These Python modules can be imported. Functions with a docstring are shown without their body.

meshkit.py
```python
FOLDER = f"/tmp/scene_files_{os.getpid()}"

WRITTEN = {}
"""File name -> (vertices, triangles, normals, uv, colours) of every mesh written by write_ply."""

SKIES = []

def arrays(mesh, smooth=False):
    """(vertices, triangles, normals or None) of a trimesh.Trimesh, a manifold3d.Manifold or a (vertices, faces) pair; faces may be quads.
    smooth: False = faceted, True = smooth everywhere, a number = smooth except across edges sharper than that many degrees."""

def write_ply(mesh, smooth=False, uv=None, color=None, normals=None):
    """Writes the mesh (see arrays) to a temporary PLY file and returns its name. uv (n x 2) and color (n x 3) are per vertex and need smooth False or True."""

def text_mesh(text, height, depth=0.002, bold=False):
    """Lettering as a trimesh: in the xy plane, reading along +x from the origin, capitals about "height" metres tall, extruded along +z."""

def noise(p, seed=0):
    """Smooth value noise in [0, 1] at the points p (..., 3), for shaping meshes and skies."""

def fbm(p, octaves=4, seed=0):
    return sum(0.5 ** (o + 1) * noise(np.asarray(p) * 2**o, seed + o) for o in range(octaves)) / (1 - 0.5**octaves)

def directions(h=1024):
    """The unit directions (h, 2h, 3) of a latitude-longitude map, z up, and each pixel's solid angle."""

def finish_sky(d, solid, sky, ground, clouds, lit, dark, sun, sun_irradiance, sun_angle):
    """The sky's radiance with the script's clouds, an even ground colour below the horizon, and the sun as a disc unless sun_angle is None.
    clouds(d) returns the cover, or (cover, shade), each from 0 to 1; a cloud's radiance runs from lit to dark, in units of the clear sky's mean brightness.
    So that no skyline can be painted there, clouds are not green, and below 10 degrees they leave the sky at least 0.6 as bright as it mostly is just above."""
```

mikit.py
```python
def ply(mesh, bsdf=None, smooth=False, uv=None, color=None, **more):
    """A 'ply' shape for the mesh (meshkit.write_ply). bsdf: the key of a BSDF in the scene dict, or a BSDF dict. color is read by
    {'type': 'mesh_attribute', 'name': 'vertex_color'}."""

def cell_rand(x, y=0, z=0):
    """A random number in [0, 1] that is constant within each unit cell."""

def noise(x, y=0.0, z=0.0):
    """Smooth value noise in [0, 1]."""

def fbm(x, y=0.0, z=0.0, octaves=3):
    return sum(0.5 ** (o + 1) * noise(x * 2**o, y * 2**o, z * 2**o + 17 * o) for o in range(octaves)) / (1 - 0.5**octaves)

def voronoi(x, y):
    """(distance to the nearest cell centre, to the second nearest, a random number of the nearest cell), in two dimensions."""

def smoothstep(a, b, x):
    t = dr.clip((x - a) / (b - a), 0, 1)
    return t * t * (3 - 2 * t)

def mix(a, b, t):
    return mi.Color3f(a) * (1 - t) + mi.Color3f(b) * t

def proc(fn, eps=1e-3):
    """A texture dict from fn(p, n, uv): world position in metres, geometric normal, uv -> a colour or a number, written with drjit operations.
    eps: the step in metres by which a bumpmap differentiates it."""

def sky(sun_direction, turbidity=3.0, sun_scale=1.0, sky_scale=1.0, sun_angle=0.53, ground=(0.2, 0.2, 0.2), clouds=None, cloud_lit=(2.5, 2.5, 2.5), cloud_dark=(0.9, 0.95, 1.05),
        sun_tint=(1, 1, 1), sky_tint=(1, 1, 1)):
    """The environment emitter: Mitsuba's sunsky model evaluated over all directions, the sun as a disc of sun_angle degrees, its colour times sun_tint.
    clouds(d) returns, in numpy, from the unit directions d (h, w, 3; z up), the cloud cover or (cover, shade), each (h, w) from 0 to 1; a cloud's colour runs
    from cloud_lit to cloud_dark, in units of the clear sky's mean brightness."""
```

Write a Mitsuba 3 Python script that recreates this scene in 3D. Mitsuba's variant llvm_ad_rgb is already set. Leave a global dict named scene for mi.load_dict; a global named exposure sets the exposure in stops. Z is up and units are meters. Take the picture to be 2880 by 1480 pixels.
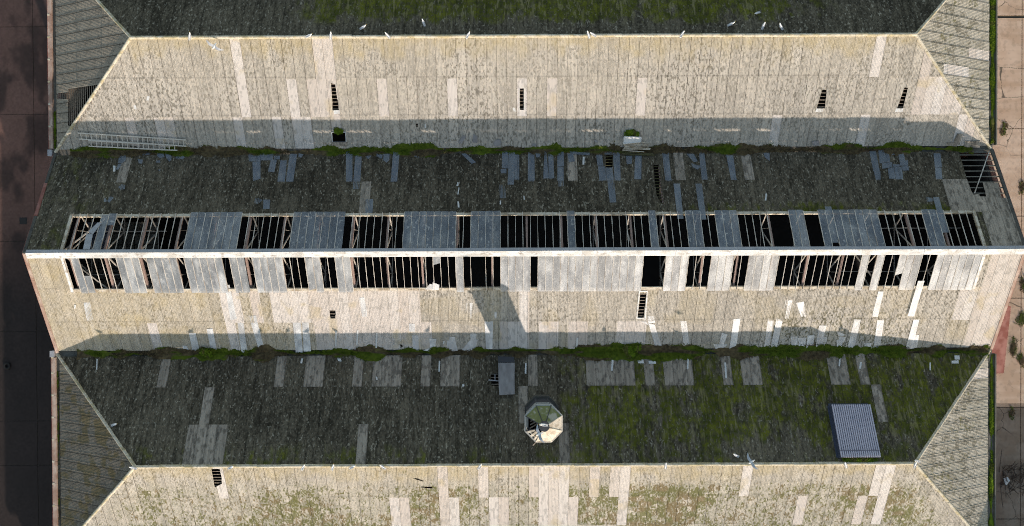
import math, random
import numpy as np, trimesh, shapely
from shapely.geometry import Polygon, box as sbox, LineString
import drjit as dr, mitsuba as mi, mikit, meshkit
from mikit import noise, fbm, cell_rand, smoothstep, mix

rng = np.random.default_rng(7)
scene, labels = {}, {}
T = mi.ScalarTransform4f

# ------------------------------------------------------------------ camera, sky, exposure
EZ = 7.5                       # eave height of the sheds
CZ = EZ + 79.0                 # drone height
FPX, PW, PH = 2100.0, 2880, 1480
ROLL, TILT = math.radians(0.235), 24 / 2100
EYE = np.array([0, 0, CZ])
FWD = np.array([0, -TILT, -1.0]); FWD /= np.linalg.norm(FWD)
UP = np.array([math.sin(ROLL), math.cos(ROLL), 0])
RIGHT = np.cross(FWD, UP); RIGHT /= np.linalg.norm(RIGHT); UP = np.cross(RIGHT, FWD)
scene['camera'] = {'type': 'perspective', 'fov': 2 * math.degrees(math.atan(PW / 2 / FPX)), 'fov_axis': 'x', 'near_clip': 1.0, 'far_clip': 2000.0,
                   'to_world': T().look_at(origin=EYE.tolist(), target=(EYE + FWD * 50).tolist(), up=UP.tolist())}
SUN = (0.425, -1.0, 0.314)
def clouds(d):                 # thin broken cloud added for neutral fill light, patterned to leave the north clear
    q = d / np.maximum(d[..., 2:3], 0.12)
    f = meshkit.fbm(np.stack([q[..., 0] * 0.9, q[..., 1] * 0.9, 0 * q[..., 0] + 3.0], -1), 4, 49)
    return np.clip((f - 0.54) * 2.4, 0, 0.6), 0.2
scene['sky'] = mikit.sky(SUN, turbidity=3.0, sun_scale=0.82, sky_scale=1.75, sky_tint=(1.14, 0.95, 0.78), sun_tint=(0.83, 1.03, 1.76), ground=(0.12, 0.11, 0.1), clouds=clouds)
exposure = 2.5

# ------------------------------------------------------------------ helpers
def obj(name, mesh, bsdf, parent=None, smooth=False, label=None, category=None, group=None, kind=None):
    base = (parent + '__' if parent else '') + name
    key, i = base, 0
    while key in scene or key in labels:
        i += 1; key = f'{base}_{i:03d}'
    scene[key] = mikit.ply(mesh, bsdf, smooth=smooth)
    tag(key, label, category, group, kind)
    return key

def tag(key, label=None, category=None, group=None, kind=None):
    d = {k: v for k, v in dict(label=label, category=category, group=group, kind=kind).items() if v}
    if d: labels[key] = d

def thing(name, label, category, group=None, kind=None):
    key, i = name, 0
    while key in labels or key in scene:
        i += 1; key = f'{name}_{i:03d}'
    tag(key, label, category, group, kind)
    return key

def cat(ms): return trimesh.util.concatenate(ms)

def bx(x0, x1, y0, y1, z0, z1):
    m = trimesh.creation.box((abs(x1 - x0), abs(y1 - y0), abs(z1 - z0)))
    m.apply_translation(((x0 + x1) / 2, (y0 + y1) / 2, (z0 + z1) / 2)); return m

def beam(a, b, w, h, up=(0, 0, 1)):
    a, b = np.asarray(a, float), np.asarray(b, float)
    t = b - a; L = np.linalg.norm(t); t /= L
    s = np.cross(t, up)
    if np.linalg.norm(s) < 1e-6: s = np.cross(t, (1, 0, 0))
    s /= np.linalg.norm(s); u = np.cross(s, t)
    m = trimesh.creation.box((L, w, h))
    M = np.eye(4); M[:3, 0], M[:3, 1], M[:3, 2], M[:3, 3] = t, s, u, (a + b) / 2
    m.apply_transform(M); return m

def ray(px, py):
    d = FWD + RIGHT * ((px - PW / 2) / FPX) - UP * ((py - PH / 2) / FPX)
    return d

def at_z(px, py, z):
    d = ray(px, py); return EYE + d * ((z - CZ) / d[2])

def project(p):
    v = np.asarray(p, float) - EYE
    w = v @ FWD
    return np.stack([PW / 2 + FPX * (v @ RIGHT) / w, PH / 2 - FPX * (v @ UP) / w], -1)

OFF = {0: 0, 1: 370, 2: 740, 3: 1110}
def Q(r, c, *pts):             # reading of an enlarged crop (row, column) of the survey photograph -> its pixels
    return [(x / 3.578 + 720 * c, y / 3.578 + OFF[r]) for x, y in pts]

class Slope:
    def __init__(s, O, U, V, h, run, poly, holes=()):
        s.O, s.U, s.V = np.array(O, float), np.array(U, float), np.array(V, float)
        s.k, s.h, s.run = h / run, h, run
        s.Tv = s.V + np.array([0, 0, s.k])
        n = np.cross(s.U, s.Tv); n /= np.linalg.norm(n)
        s.N = n if n[2] > 0 else -n
        s.poly = Polygon(poly); s.holes = []
    def pt(s, u, v, o=0.0):
        u, v, o = np.broadcast_arrays(np.asarray(u, float), np.asarray(v, float), np.asarray(o, float))
        return s.O + u[..., None] * s.U + v[..., None] * s.Tv + o[..., None] * s.N
    def from_px(s, px, py, off=0.0):
        d = ray(px, py); P0 = s.O + s.N * off
        t = ((P0 - EYE) @ s.N) / (d @ s.N); p = EYE + d * t - P0
        return np.array([p @ s.U, p @ s.V])
    def poly_px(s, pts, off=0.0):
        return [tuple(s.from_px(x, y, off)) for x, y in pts]
    def hole(s, pts): s.holes.append(Polygon(s.poly_px(pts)).buffer(0))

HS, H, HB = 10.63, 4.95, 5.29
YR = {'A': 21.58, 'B': 0.32, 'C': -20.94}
XL, XR = -48.2, 50.6
BXL, BXR = -48.05, 50.6
SL = {}
for b in 'AC':
    y, L = YR[b], XR - XL
    trap = [(0, 0), (L, 0), (L - HS, HS), (HS, HS)]
    SL[b + 'S'] = Slope((XL, y - HS, EZ), (1, 0, 0), (0, 1, 0), H, HS, trap)
    SL[b + 'N'] = Slope((XL, y + HS, EZ), (1, 0, 0), (0, -1, 0), H, HS, trap)
    tri = [(0, 0), (2 * HS, 0), (HS, HS)]
    SL[b + 'W'] = Slope((XL, y - HS, EZ), (0, 1, 0), (1, 0, 0), H, HS, tri)
    SL[b + 'E'] = Slope((XR, y - HS, EZ), (0, 1, 0), (-1, 0, 0), H, HS, tri)
L = BXR - BXL
rect = [(0, 0), (L, 0), (L, HS), (0, HS)]
SL['BS'] = Slope((BXL, YR['B'] - HS, EZ), (1, 0, 0), (0, 1, 0), HB, HS, rect)
SL['BN'] = Slope((BXL, YR['B'] + HS, EZ), (1, 0, 0), (0, -1, 0), HB, HS, rect)
GX0, GX1, GS = -44.3, 46.5, HS - 3.75      # the glazed strip either side of the middle ridge

# ------------------------------------------------------------------ materials
def bs(key, base, rough=0.85, spec=0.3, two=True, **kw):
    col = mikit.proc(base) if callable(base) else {'type': 'rgb', 'value': list(base)}
    d = {'type': 'principled', 'base_color': col, 'roughness': rough, 'specular': spec, **kw}
    scene[key] = {'type': 'twosided', 'bsdf': d} if two else d

def C3(c): return mi.Color3f(*c)

def ridge_fold(p):
    yr = dr.select(p.y > 10.95, YR['A'], dr.select(p.y > -10.31, YR['B'], YR['C']))
    return yr, dr.abs(p.y - yr) / HS

def seams(u, w=1.016, wid=0.05):
    f = u / w - dr.floor(u / w)
    return 1 - smoothstep(0.0, wid, dr.minimum(f, 1 - f))

def south_sheet(p, n, uv):
    yr, d = ridge_fold(p)
    A, B = p.y > 10.95, (p.y > -10.31) & (p.y <= 10.95)
    big = fbm(p.x * 0.22, p.y * 0.3, 3.0, octaves=3)
    fine = fbm(p.x * 7.5, p.y * 5.0, 7.0, octaves=2)
    fine2 = fbm(p.x * 8.5, p.y * 5.5, 21.0, octaves=2)
    col = mix((0.375, 0.34, 0.283), (0.46, 0.425, 0.372), big)
    col = col * (0.9 + 0.2 * smoothstep(0.3, 0.7, fbm(p.x * 5.0, p.y * 0.5, 41.0, octaves=2)))
    col = mix(col, (0.55, 0.49, 0.41), smoothstep(0.56, 0.75, fine2) * 0.6)
    col = mix(col, (0.15, 0.135, 0.105), smoothstep(0.46, 0.78, fine) * (0.35 + 0.55 * smoothstep(0.3, 0.75, big)) * 0.9)
    lich = smoothstep(0.22, 0.03, d + (fbm(p.x * 0.8, p.y * 0.8, 5.0, octaves=2) - 0.5) * 0.25)
    lich = dr.select(B, smoothstep(-8, -42, p.x) * 0.6 + 0.45 * smoothstep(0.5, 0.75, noise(p.x * 0.5, p.y * 0.6, 9.0)), lich)
    col = mix(col, (0.43, 0.35, 0.19), lich * (0.35 + 0.5 * noise(p.x * 2.5, p.y * 2.0, 2.0)) * 0.75)
    # the southern bay carries thick moss pads with bare bleached sheet between them
    c = dr.select(A | B, 0.0, 1.0)
    m = fbm(p.x * 2.2, p.y * 1.7, 4.0, octaves=4)
    reg = smoothstep(0.13, 0.3, d) * (0.55 + 0.45 * smoothstep(0.38, 0.58, fbm(p.x * 0.13 + 3, p.y * 0.2, 1.0, octaves=2))) * smoothstep(-40, -32, p.x + 9 * d)
    reg = reg * (0.85 + 0.15 * smoothstep(5, 16, p.x)) * (1 - smoothstep(36, 43, p.x - 6 * d))
    col = mix(col, (0.30, 0.285, 0.19), c * reg * 0.5)
    moss = c * smoothstep(0.51, 0.72, m * 0.42 + fbm(p.x * 8.5, p.y * 6.0, 8.0, octaves=2) * 0.58 + (reg - 0.43) * 0.36)
    bare = c * smoothstep(0.5, 0.62, fbm(p.x * 2.4, p.y * 2.0, 14.0, octaves=4)) * reg
    col = mix(col, (0.58, 0.52, 0.44), bare * 0.75)
    col = mix(col, mix((0.105, 0.105, 0.016), (0.15, 0.105, 0.035), smoothstep(0.35, 0.8, noise(p.x * 1.3, p.y * 1.6, 30.0))), moss * 0.82)
    mb = dr.select(B, smoothstep(22, 30, p.x) * smoothstep(0.45, 0.7, d) * smoothstep(44, 38, p.x), 0.0)
    col = mix(col, (0.60, 0.53, 0.42), mb * smoothstep(0.5, 0.6, m) * 0.5)
    col = mix(col, (0.10, 0.09, 0.03), mb * smoothstep(0.50, 0.66, fine) * 0.55)
    tone = 0.93 + 0.14 * cell_rand(dr.floor((p.x - XL) / 1.016), dr.floor(d * 3), 3)
    dirt = seams(p.x - XL, wid=0.06) * (0.45 + 0.5 * smoothstep(0.35, 0.65, fbm(p.x * 0.15, p.y * 0.35, 11.0, octaves=2)))
    lap = smoothstep(0.012, 0.0, dr.abs(d - 0.3387)) + smoothstep(0.012, 0.0, dr.abs(d - 0.669))
    return col * tone * (1 - 0.62 * dirt) * (1 - 0.18 * lap)

def north_sheet(p, n, uv):
    yr, d = ridge_fold(p)
    B = (p.y > -10.31) & (p.y <= 10.95); A = p.y > 10.95
    streak = fbm(p.x * 3.2, p.y * 0.7, 5.0, octaves=3)
    big = fbm(p.x * 0.2, p.y * 0.25, 6.0, octaves=3)
    grain = fbm(p.x * 8.0, p.y * 5.5, 15.0, octaves=2)
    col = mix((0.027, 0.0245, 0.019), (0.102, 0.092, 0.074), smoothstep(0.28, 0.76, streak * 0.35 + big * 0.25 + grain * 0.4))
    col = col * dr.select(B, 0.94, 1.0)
    col = mix(col, (0.26, 0.25, 0.22), smoothstep(0.68, 0.84, fbm(p.x * 8.0, p.y * 5.0, 9.0, octaves=2)) * 0.6)
    g = fbm(p.x * 0.55, p.y * 0.45, 3.0, octaves=3)
    rA = smoothstep(-26, -12, p.x) * (1 - smoothstep(20, 36, p.x)) * smoothstep(0.06, 0.3, d)
    rB = 0.55 * smoothstep(0.52, 0.4, d) * smoothstep(8, 24, p.x) + 0.25 * smoothstep(-36, -46, p.x)
    rC = smoothstep(3, 9, p.x) * smoothstep(0.1, 0.3, d) * 0.95 + 0.35 * smoothstep(0.28, 0.06, d)
    reg = dr.select(A, rA * 1.25, dr.select(B, rB, rC))
    gm = smoothstep(0.4, 0.62, g * 0.55 + fbm(p.x * 2.6, p.y * 1.6, 12.0, octaves=3) * 0.45 + (reg - 0.62) * 0.3) * smoothstep(0.05, 0.4, reg)
    col = mix(col, mix((0.026, 0.034, 0.004), (0.088, 0.096, 0.011), noise(p.x * 2.0, p.y * 2.0, 40.0)), gm * (0.45 + 0.5 * smoothstep(0.35, 0.6, grain)))
    col = mix(col, (0.15, 0.14, 0.08), reg * 0.5 * smoothstep(0.62, 0.75, fbm(p.x * 4.5, p.y * 1.2, 18.0, octaves=2)))
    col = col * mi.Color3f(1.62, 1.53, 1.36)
    tone = 0.88 + 0.24 * cell_rand(dr.floor((p.x - XL) / 1.016), dr.floor(d * 3), 5)
    dirt = seams(p.x - XL, wid=0.05) * (0.3 + 0.5 * noise(p.x * 0.3, p.y * 0.3, 3.0))
    return col * tone * (1 - 0.6 * dirt)

def west_sheet(p, n, uv):
    s = fbm(p.x * 6.0, p.y * 8.0, 2.0, octaves=2)
    col = mix((0.21, 0.20, 0.185), (0.29, 0.28, 0.26), fbm(p.x * 0.6, p.y * 0.5, 1.0))
    col = mix(col, (0.09, 0.085, 0.08), smoothstep(0.45, 0.75, s) * 0.5)
    c = smoothstep(-10, -14, p.y)
    col = mix(col, (0.17, 0.14, 0.05), c * smoothstep(0.5, 0.7, fbm(p.x * 1.2, p.y * 1.0, 8.0)) * 0.6)
    col = col * (1 - 0.35 * c)
    col = col * mi.Color3f(1.1, 1.0, 0.86); u = (p.y - YR['A'] + HS) / 1.016; u = u - dr.floor(u)
    return col * (1.16 - 0.32 * u) * (1 - 0.75 * seams(p.y - YR['A'] + HS, wid=0.075))  # each sheet graded light to dark, painting in the shading of its tilt

def east_sheet(p, n, uv):
    s = 0.5 * fbm(p.x * 6.5, p.y * 7.5, 2.0, octaves=2) + 0.5 * fbm(p.x * 1.6, p.y * 1.8, 5.0, octaves=3)
    col = mix((0.34, 0.315, 0.255), (0.43, 0.40, 0.34), fbm(p.x * 0.6, p.y * 0.5, 1.0))
    mid = smoothstep(40.5, 43.5, p.x) * (1 - 0.6 * smoothstep(47.5, 50, p.x))
    col = mix(col, (0.085, 0.075, 0.045), smoothstep(0.45, 0.68, s) * (0.25 + 0.4 * mid))
    col = mix(col, (0.13, 0.12, 0.03), mid * smoothstep(0.58, 0.72, 0.5 * fbm(p.x * 1.1, p.y * 1.1, 8.0) + 0.5 * fbm(p.x * 5.0, p.y * 5.0, 9.0)) * 0.6)
    return col * (1 - 0.7 * seams(p.y - YR['A'] + HS, wid=0.06))

def pale_sheet(p, n, uv):
    f = fbm(p.x * 4.5, p.y * 2.4, 31.0, octaves=3)
    t = cell_rand(dr.floor((p.x - XL) / 1.016), 7, 1)
    col = mix((0.52, 0.46, 0.405), (0.61, 0.57, 0.53), t)
    col = mix(col, (0.30, 0.28, 0.25), smoothstep(0.52, 0.75, f) * 0.5)
    col = mix(col, (0.47, 0.37, 0.17), 0.35 * smoothstep(0.6, 0.8, fbm(p.x * 0.7, p.y * 0.7, 3.0)))
    return col * (1 - 0.45 * seams(p.x - XL, wid=0.04))

def grey_sheet(p, n, uv):
    f = fbm(p.x * 4.5, p.y * 2.2, 31.0, octaves=3)
    t = cell_rand(dr.floor((p.x - XL) / 1.016), 9, 1)
    col = mix((0.25, 0.235, 0.215), (0.35, 0.33, 0.305), t * 0.6 + 0.4 * noise(p.x, p.y * 0.5, 2.0))
    col = mix(col, (0.07, 0.066, 0.06), smoothstep(0.48, 0.7, f) * 0.6)
    col = col * (0.85 + 0.3 * smoothstep(0.3, 0.7, fbm(p.x * 6.5, p.y * 0.6, 61.0, octaves=2)))
    col = mix(col, (0.36, 0.35, 0.33), smoothstep(0.62, 0.78, fbm(p.x * 6, p.y * 4, 51.0, octaves=2)) * 0.4) * mi.Color3f(1.1, 1.0, 0.88)
    return col * (1 - 0.45 * seams(p.x - XL, wid=0.04))

bs('south_sheet_m', south_sheet); bs('north_sheet_m', north_sheet, 0.9, 0.15)
bs('west_sheet_m', west_sheet); bs('east_sheet_m', east_sheet)
bs('pale_sheet_m', pale_sheet); bs('grey_sheet_m', grey_sheet)

def cap_col(p, n, uv):
    f = fbm(p.x * 1.5, p.y * 3.0, p.z, octaves=3)
    col = mix((0.55, 0.50, 0.40), (0.42, 0.36, 0.22), smoothstep(0.4, 0.7, f))
    return mix(col, (0.2, 0.19, 0.15), smoothstep(0.55, 0.75, fbm(p.x * 6, p.y * 6, 2.0)) * 0.5)
bs('cap_m', cap_col)
bs('dark_cap_m', lambda p, n, uv: mix((0.045, 0.043, 0.04), (0.11, 0.105, 0.09), fbm(p.x * 3, p.y * 3, p.z * 3)))
def flash(p, n, uv):
    col = mix((0.76, 0.75, 0.73), (0.58, 0.55, 0.50), smoothstep(0.4, 0.75, fbm(p.x * 1.2, p.y * 4, 3.0)))
    col = col * (0.86 + 0.2 * cell_rand(dr.floor((p.x - BXL) / 3.05), 4, 1))
    return mix(col, (0.30, 0.25, 0.2), smoothstep(0.66, 0.8, fbm(p.x * 2.5, p.y * 5, 8.0)) * 0.6)
bs('white_flash_m', flash, 0.6)
bs('lead_m', lambda p, n, uv: mix((0.26, 0.26, 0.28), (0.42, 0.42, 0.44), fbm(p.x * 1.0, p.y * 6, 1.0)), 0.5, 0.5)
bs('bar_m', lambda p, n, uv: mix((0.62, 0.58, 0.52), (0.34, 0.29, 0.24), smoothstep(0.4, 0.75, fbm(p.x * 3, p.y * 1.5, 5.0))), 0.7)
bs('rafter_m', lambda p, n, uv: mix((0.36, 0.255, 0.22), (0.26, 0.19, 0.165), fbm(p.x * 2, p.y * 2, p.z * 2)), 0.8)
bs('web_m', lambda p, n, uv: mix((0.50, 0.46, 0.40), (0.34, 0.30, 0.26), fbm(p.x * 2, p.y * 2, p.z * 2)), 0.8)
bs('batten_m', lambda p, n, uv: mix((0.40, 0.33, 0.26), (0.22, 0.18, 0.14), fbm(p.x * 2, p.y * 3, p.z * 2)), 0.85)
bs('wet_batten_m', lambda p, n, uv: mix((0.10, 0.105, 0.04), (0.06, 0.05, 0.03), fbm(p.x * 3, p.y * 3, p.z * 2)), 0.9)
bs('sill_m', lambda p, n, uv: mix((0.58, 0.52, 0.42), (0.34, 0.28, 0.2), smoothstep(0.4, 0.7, fbm(p.x * 1.5, p.y * 4, 3.0))), 0.8)

def glass_film(p, n, uv):
    i = dr.floor((p.x - GX0) / 0.7443)
    t = smoothstep(0.4, 0.8, fbm(p.x * 1.6, p.y * 0.8, 4.0, octaves=3) + 0.3 * (cell_rand(i, dr.select(p.y > 0.3, 5, 8), 4) - 0.45))
    wet = mix((0.012, 0.030, 0.060), (0.13, 0.14, 0.155), t)       # damp side: algae film tinted blue to paint sky reflection; dry side: chalky dust
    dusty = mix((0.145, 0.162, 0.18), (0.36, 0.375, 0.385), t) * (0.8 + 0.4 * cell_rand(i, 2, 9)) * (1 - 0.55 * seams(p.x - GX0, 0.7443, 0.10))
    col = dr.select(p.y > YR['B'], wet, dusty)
    return mix(col, (0.42, 0.41, 0.39), smoothstep(0.72, 0.8, fbm(p.x * 6, p.y * 4, 3.0, octaves=2)) * 0.6)
def glass_dirt(p, n, uv):
    i = dr.floor((p.x - GX0) / 0.7443)
    w = 0.62 + 0.2 * cell_rand(i, 3, 1) + 0.25 * (fbm(p.x * 5.0, p.y * 0.7, 2.0) - 0.5) + 0.2 * (fbm(p.x * 0.8, p.y * 0.8, 6.0) - 0.5)
    return dr.clip(w + 0.25 * smoothstep(0.7, 0.85, fbm(p.x * 7, p.y * 5, 3.0)), 0.3, 0.97)
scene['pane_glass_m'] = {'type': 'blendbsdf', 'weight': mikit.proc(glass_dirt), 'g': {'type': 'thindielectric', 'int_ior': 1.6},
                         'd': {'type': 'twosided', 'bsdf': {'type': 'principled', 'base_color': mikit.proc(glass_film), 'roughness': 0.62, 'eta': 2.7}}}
def slip_dirt(p, n, uv):
    return dr.clip(0.78 + 0.3 * (fbm(p.x * 3.0, p.y * 1.5, 2.0) - 0.5) + 0.25 * (noise(p.x * 0.9, p.y * 0.5, 4.0) - 0.5), 0.4, 0.97)
def loose_film(p, n, uv):
    t = smoothstep(0.35, 0.75, fbm(p.x * 1.8, p.y * 1.2, 14.0, octaves=3))
    return dr.select(p.y > YR['B'], mix((0.012, 0.034, 0.066), (0.07, 0.09, 0.115), t), mix((0.42, 0.425, 0.425), (0.62, 0.62, 0.61), t))  # north panes tinted blue in place of the sky reflection
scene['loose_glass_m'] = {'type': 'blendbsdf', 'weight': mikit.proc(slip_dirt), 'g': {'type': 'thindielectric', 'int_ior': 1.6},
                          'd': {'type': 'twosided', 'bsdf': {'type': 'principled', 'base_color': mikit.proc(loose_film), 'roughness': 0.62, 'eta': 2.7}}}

def brick(p, n, uv):
    h = dr.floor(p.z / 0.075); a = (p.x + p.y) / 0.225 + 0.5 * (h - 2 * dr.floor(h / 2))
    f = p.z / 0.075 - h; g = a - dr.floor(a)
    mort = dr.maximum(smoothstep(0.12, 0.05, dr.minimum(f, 1 - f)), smoothstep(0.06, 0.02, dr.minimum(g, 1 - g)))
    return mix(mix((0.25, 0.09, 0.065), (0.36, 0.15, 0.11), cell_rand(dr.floor(a), h, 2)), (0.35, 0.31, 0.27), mort)
bs('brick_m', brick)
bs('red_paint_m', lambda p, n, uv: mix((0.21, 0.075, 0.058), (0.31, 0.15, 0.125), smoothstep(0.35, 0.7, fbm(p.x * 1.5, p.y * 1.5, p.z))))
bs('coping_m', lambda p, n, uv: mix((0.33, 0.215, 0.165), (0.46, 0.36, 0.30), smoothstep(0.3, 0.75, fbm(p.x * 2, p.y * 1.2, 4.0))))
bs('gutter_m', lambda p, n, uv: mix((0.10, 0.095, 0.08), (0.2, 0.19, 0.16), fbm(p.x * 2, p.y * 2, 4.0)))
bs('dark_metal_m', (0.05, 0.06, 0.09), 0.5)
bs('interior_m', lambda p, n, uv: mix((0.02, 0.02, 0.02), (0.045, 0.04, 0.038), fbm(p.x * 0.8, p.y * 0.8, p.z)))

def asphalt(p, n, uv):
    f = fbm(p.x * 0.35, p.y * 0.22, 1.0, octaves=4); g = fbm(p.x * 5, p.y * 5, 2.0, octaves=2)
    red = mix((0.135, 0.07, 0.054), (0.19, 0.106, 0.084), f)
    dark = mix((0.019, 0.0145, 0.0135), (0.036, 0.026, 0.024), f)  # darker tone for the south end, painting in the deeper shade there
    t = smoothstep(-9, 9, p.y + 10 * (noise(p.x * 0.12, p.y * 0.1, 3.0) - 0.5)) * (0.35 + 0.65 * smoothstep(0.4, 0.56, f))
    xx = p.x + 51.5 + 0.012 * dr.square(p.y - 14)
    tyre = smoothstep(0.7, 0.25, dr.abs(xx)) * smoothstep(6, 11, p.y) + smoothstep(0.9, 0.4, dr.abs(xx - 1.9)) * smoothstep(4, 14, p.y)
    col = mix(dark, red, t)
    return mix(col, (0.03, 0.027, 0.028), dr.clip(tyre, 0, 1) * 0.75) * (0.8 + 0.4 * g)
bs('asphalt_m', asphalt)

def concrete(p, n, uv):
    f = fbm(p.x * 0.5, p.y * 0.35, 1.0, octaves=4)
    col = mix((0.47, 0.335, 0.235), (0.60, 0.46, 0.35), smoothstep(0.3, 0.7, 0.5 * f + 0.5 * fbm(p.x * 0.25, p.y * 1.6, 9.0)))
    col = mix(col, (0.22, 0.16, 0.12), smoothstep(0.5, 0.75, fbm(p.x * 3, p.y * 3, 6.0)) * 0.25)
    d1, d2, w = mikit.voronoi(p.x * 0.28 + 0.25 * fbm(p.x, p.y, 3.0), p.y * 0.28)
    crack = smoothstep(0.022, 0.004, d2 - d1) * smoothstep(0.35, 0.6, noise(p.x * 0.3, p.y * 0.3, 7.0))
    return mix(col, (0.07, 0.06, 0.045), crack * 0.85) * dr.select(p.y < -17.5, 0.55, 1.0)  # southern slabs darkened to paint in the cast shadow
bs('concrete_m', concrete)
bs('soil_m', lambda p, n, uv: mix((0.045, 0.038, 0.028), (0.10, 0.085, 0.06), fbm(p.x * 1.5, p.y * 1.5, 2.0)))

def moss_col(p, n, uv):
    f = fbm(p.x * 0.35, p.y * 1.5, 3.0, octaves=3)
    g = mix((0.05, 0.08, 0.010), (0.12, 0.15, 0.02), noise(p.x * 4, p.y * 4, p.z * 3))
    br = mix((0.07, 0.052, 0.032), (0.15, 0.115, 0.06), noise(p.x * 5, p.y * 5, 1.0))
    return mix(br, g, smoothstep(0.44, 0.58, f))
scene['moss_m'] = {'type': 'twosided', 'bsdf': {'type': 'diffuse', 'reflectance': mikit.proc(moss_col)}}
def weed_col(p, n, uv):
    return mix((0.11, 0.085, 0.05), (0.085, 0.105, 0.03), smoothstep(0.4, 0.6, noise(p.x * 1.5, p.y * 1.5, 4.0)))
scene['weed_m'] = {'type': 'twosided', 'bsdf': {'type': 'diffuse', 'reflectance': mikit.proc(weed_col)}}
def bright_moss(p, n, uv):
    f = noise(p.x * 2.5, p.y * 1.2, 3.0)
    return mix(mix((0.075, 0.125, 0.012), (0.18, 0.25, 0.025), noise(p.x * 5, p.y * 4, p.z * 3)), (0.12, 0.10, 0.04), smoothstep(0.6, 0.85, f) * 0.7)
scene['bright_moss_m'] = {'type': 'twosided', 'bsdf': {'type': 'diffuse', 'reflectance': mikit.proc(bright_moss)}}
scene['bramble_m'] = {'type': 'twosided', 'bsdf': {'type': 'diffuse', 'reflectance': {'type': 'rgb', 'value': [0.12, 0.10, 0.085]}}}
bs('gull_white_m', (0.82, 0.81, 0.79), 0.7); bs('gull_grey_m', (0.42, 0.44, 0.47), 0.7); bs('gull_black_m', (0.05, 0.05, 0.05), 0.7)
bs('beak_m', (0.6, 0.38, 0.05), 0.5)
bs('ladder_m', (0.62, 0.58, 0.51), 0.7)
bs('white_plastic_m', lambda p, n, uv: mix((0.72, 0.72, 0.71), (0.6, 0.6, 0.58), fbm(p.x * 3, p.y * 3, 1.0)), 0.5)
bs('scrap_white_m', (0.62, 0.62, 0.6), 0.7)
bs('lavender_m', lambda p, n, uv: mix((0.42, 0.40, 0.47), (0.54, 0.51, 0.58), fbm(p.x * 1.5, p.y * 1.5, 1.0)), 0.5, 0.5)
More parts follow.
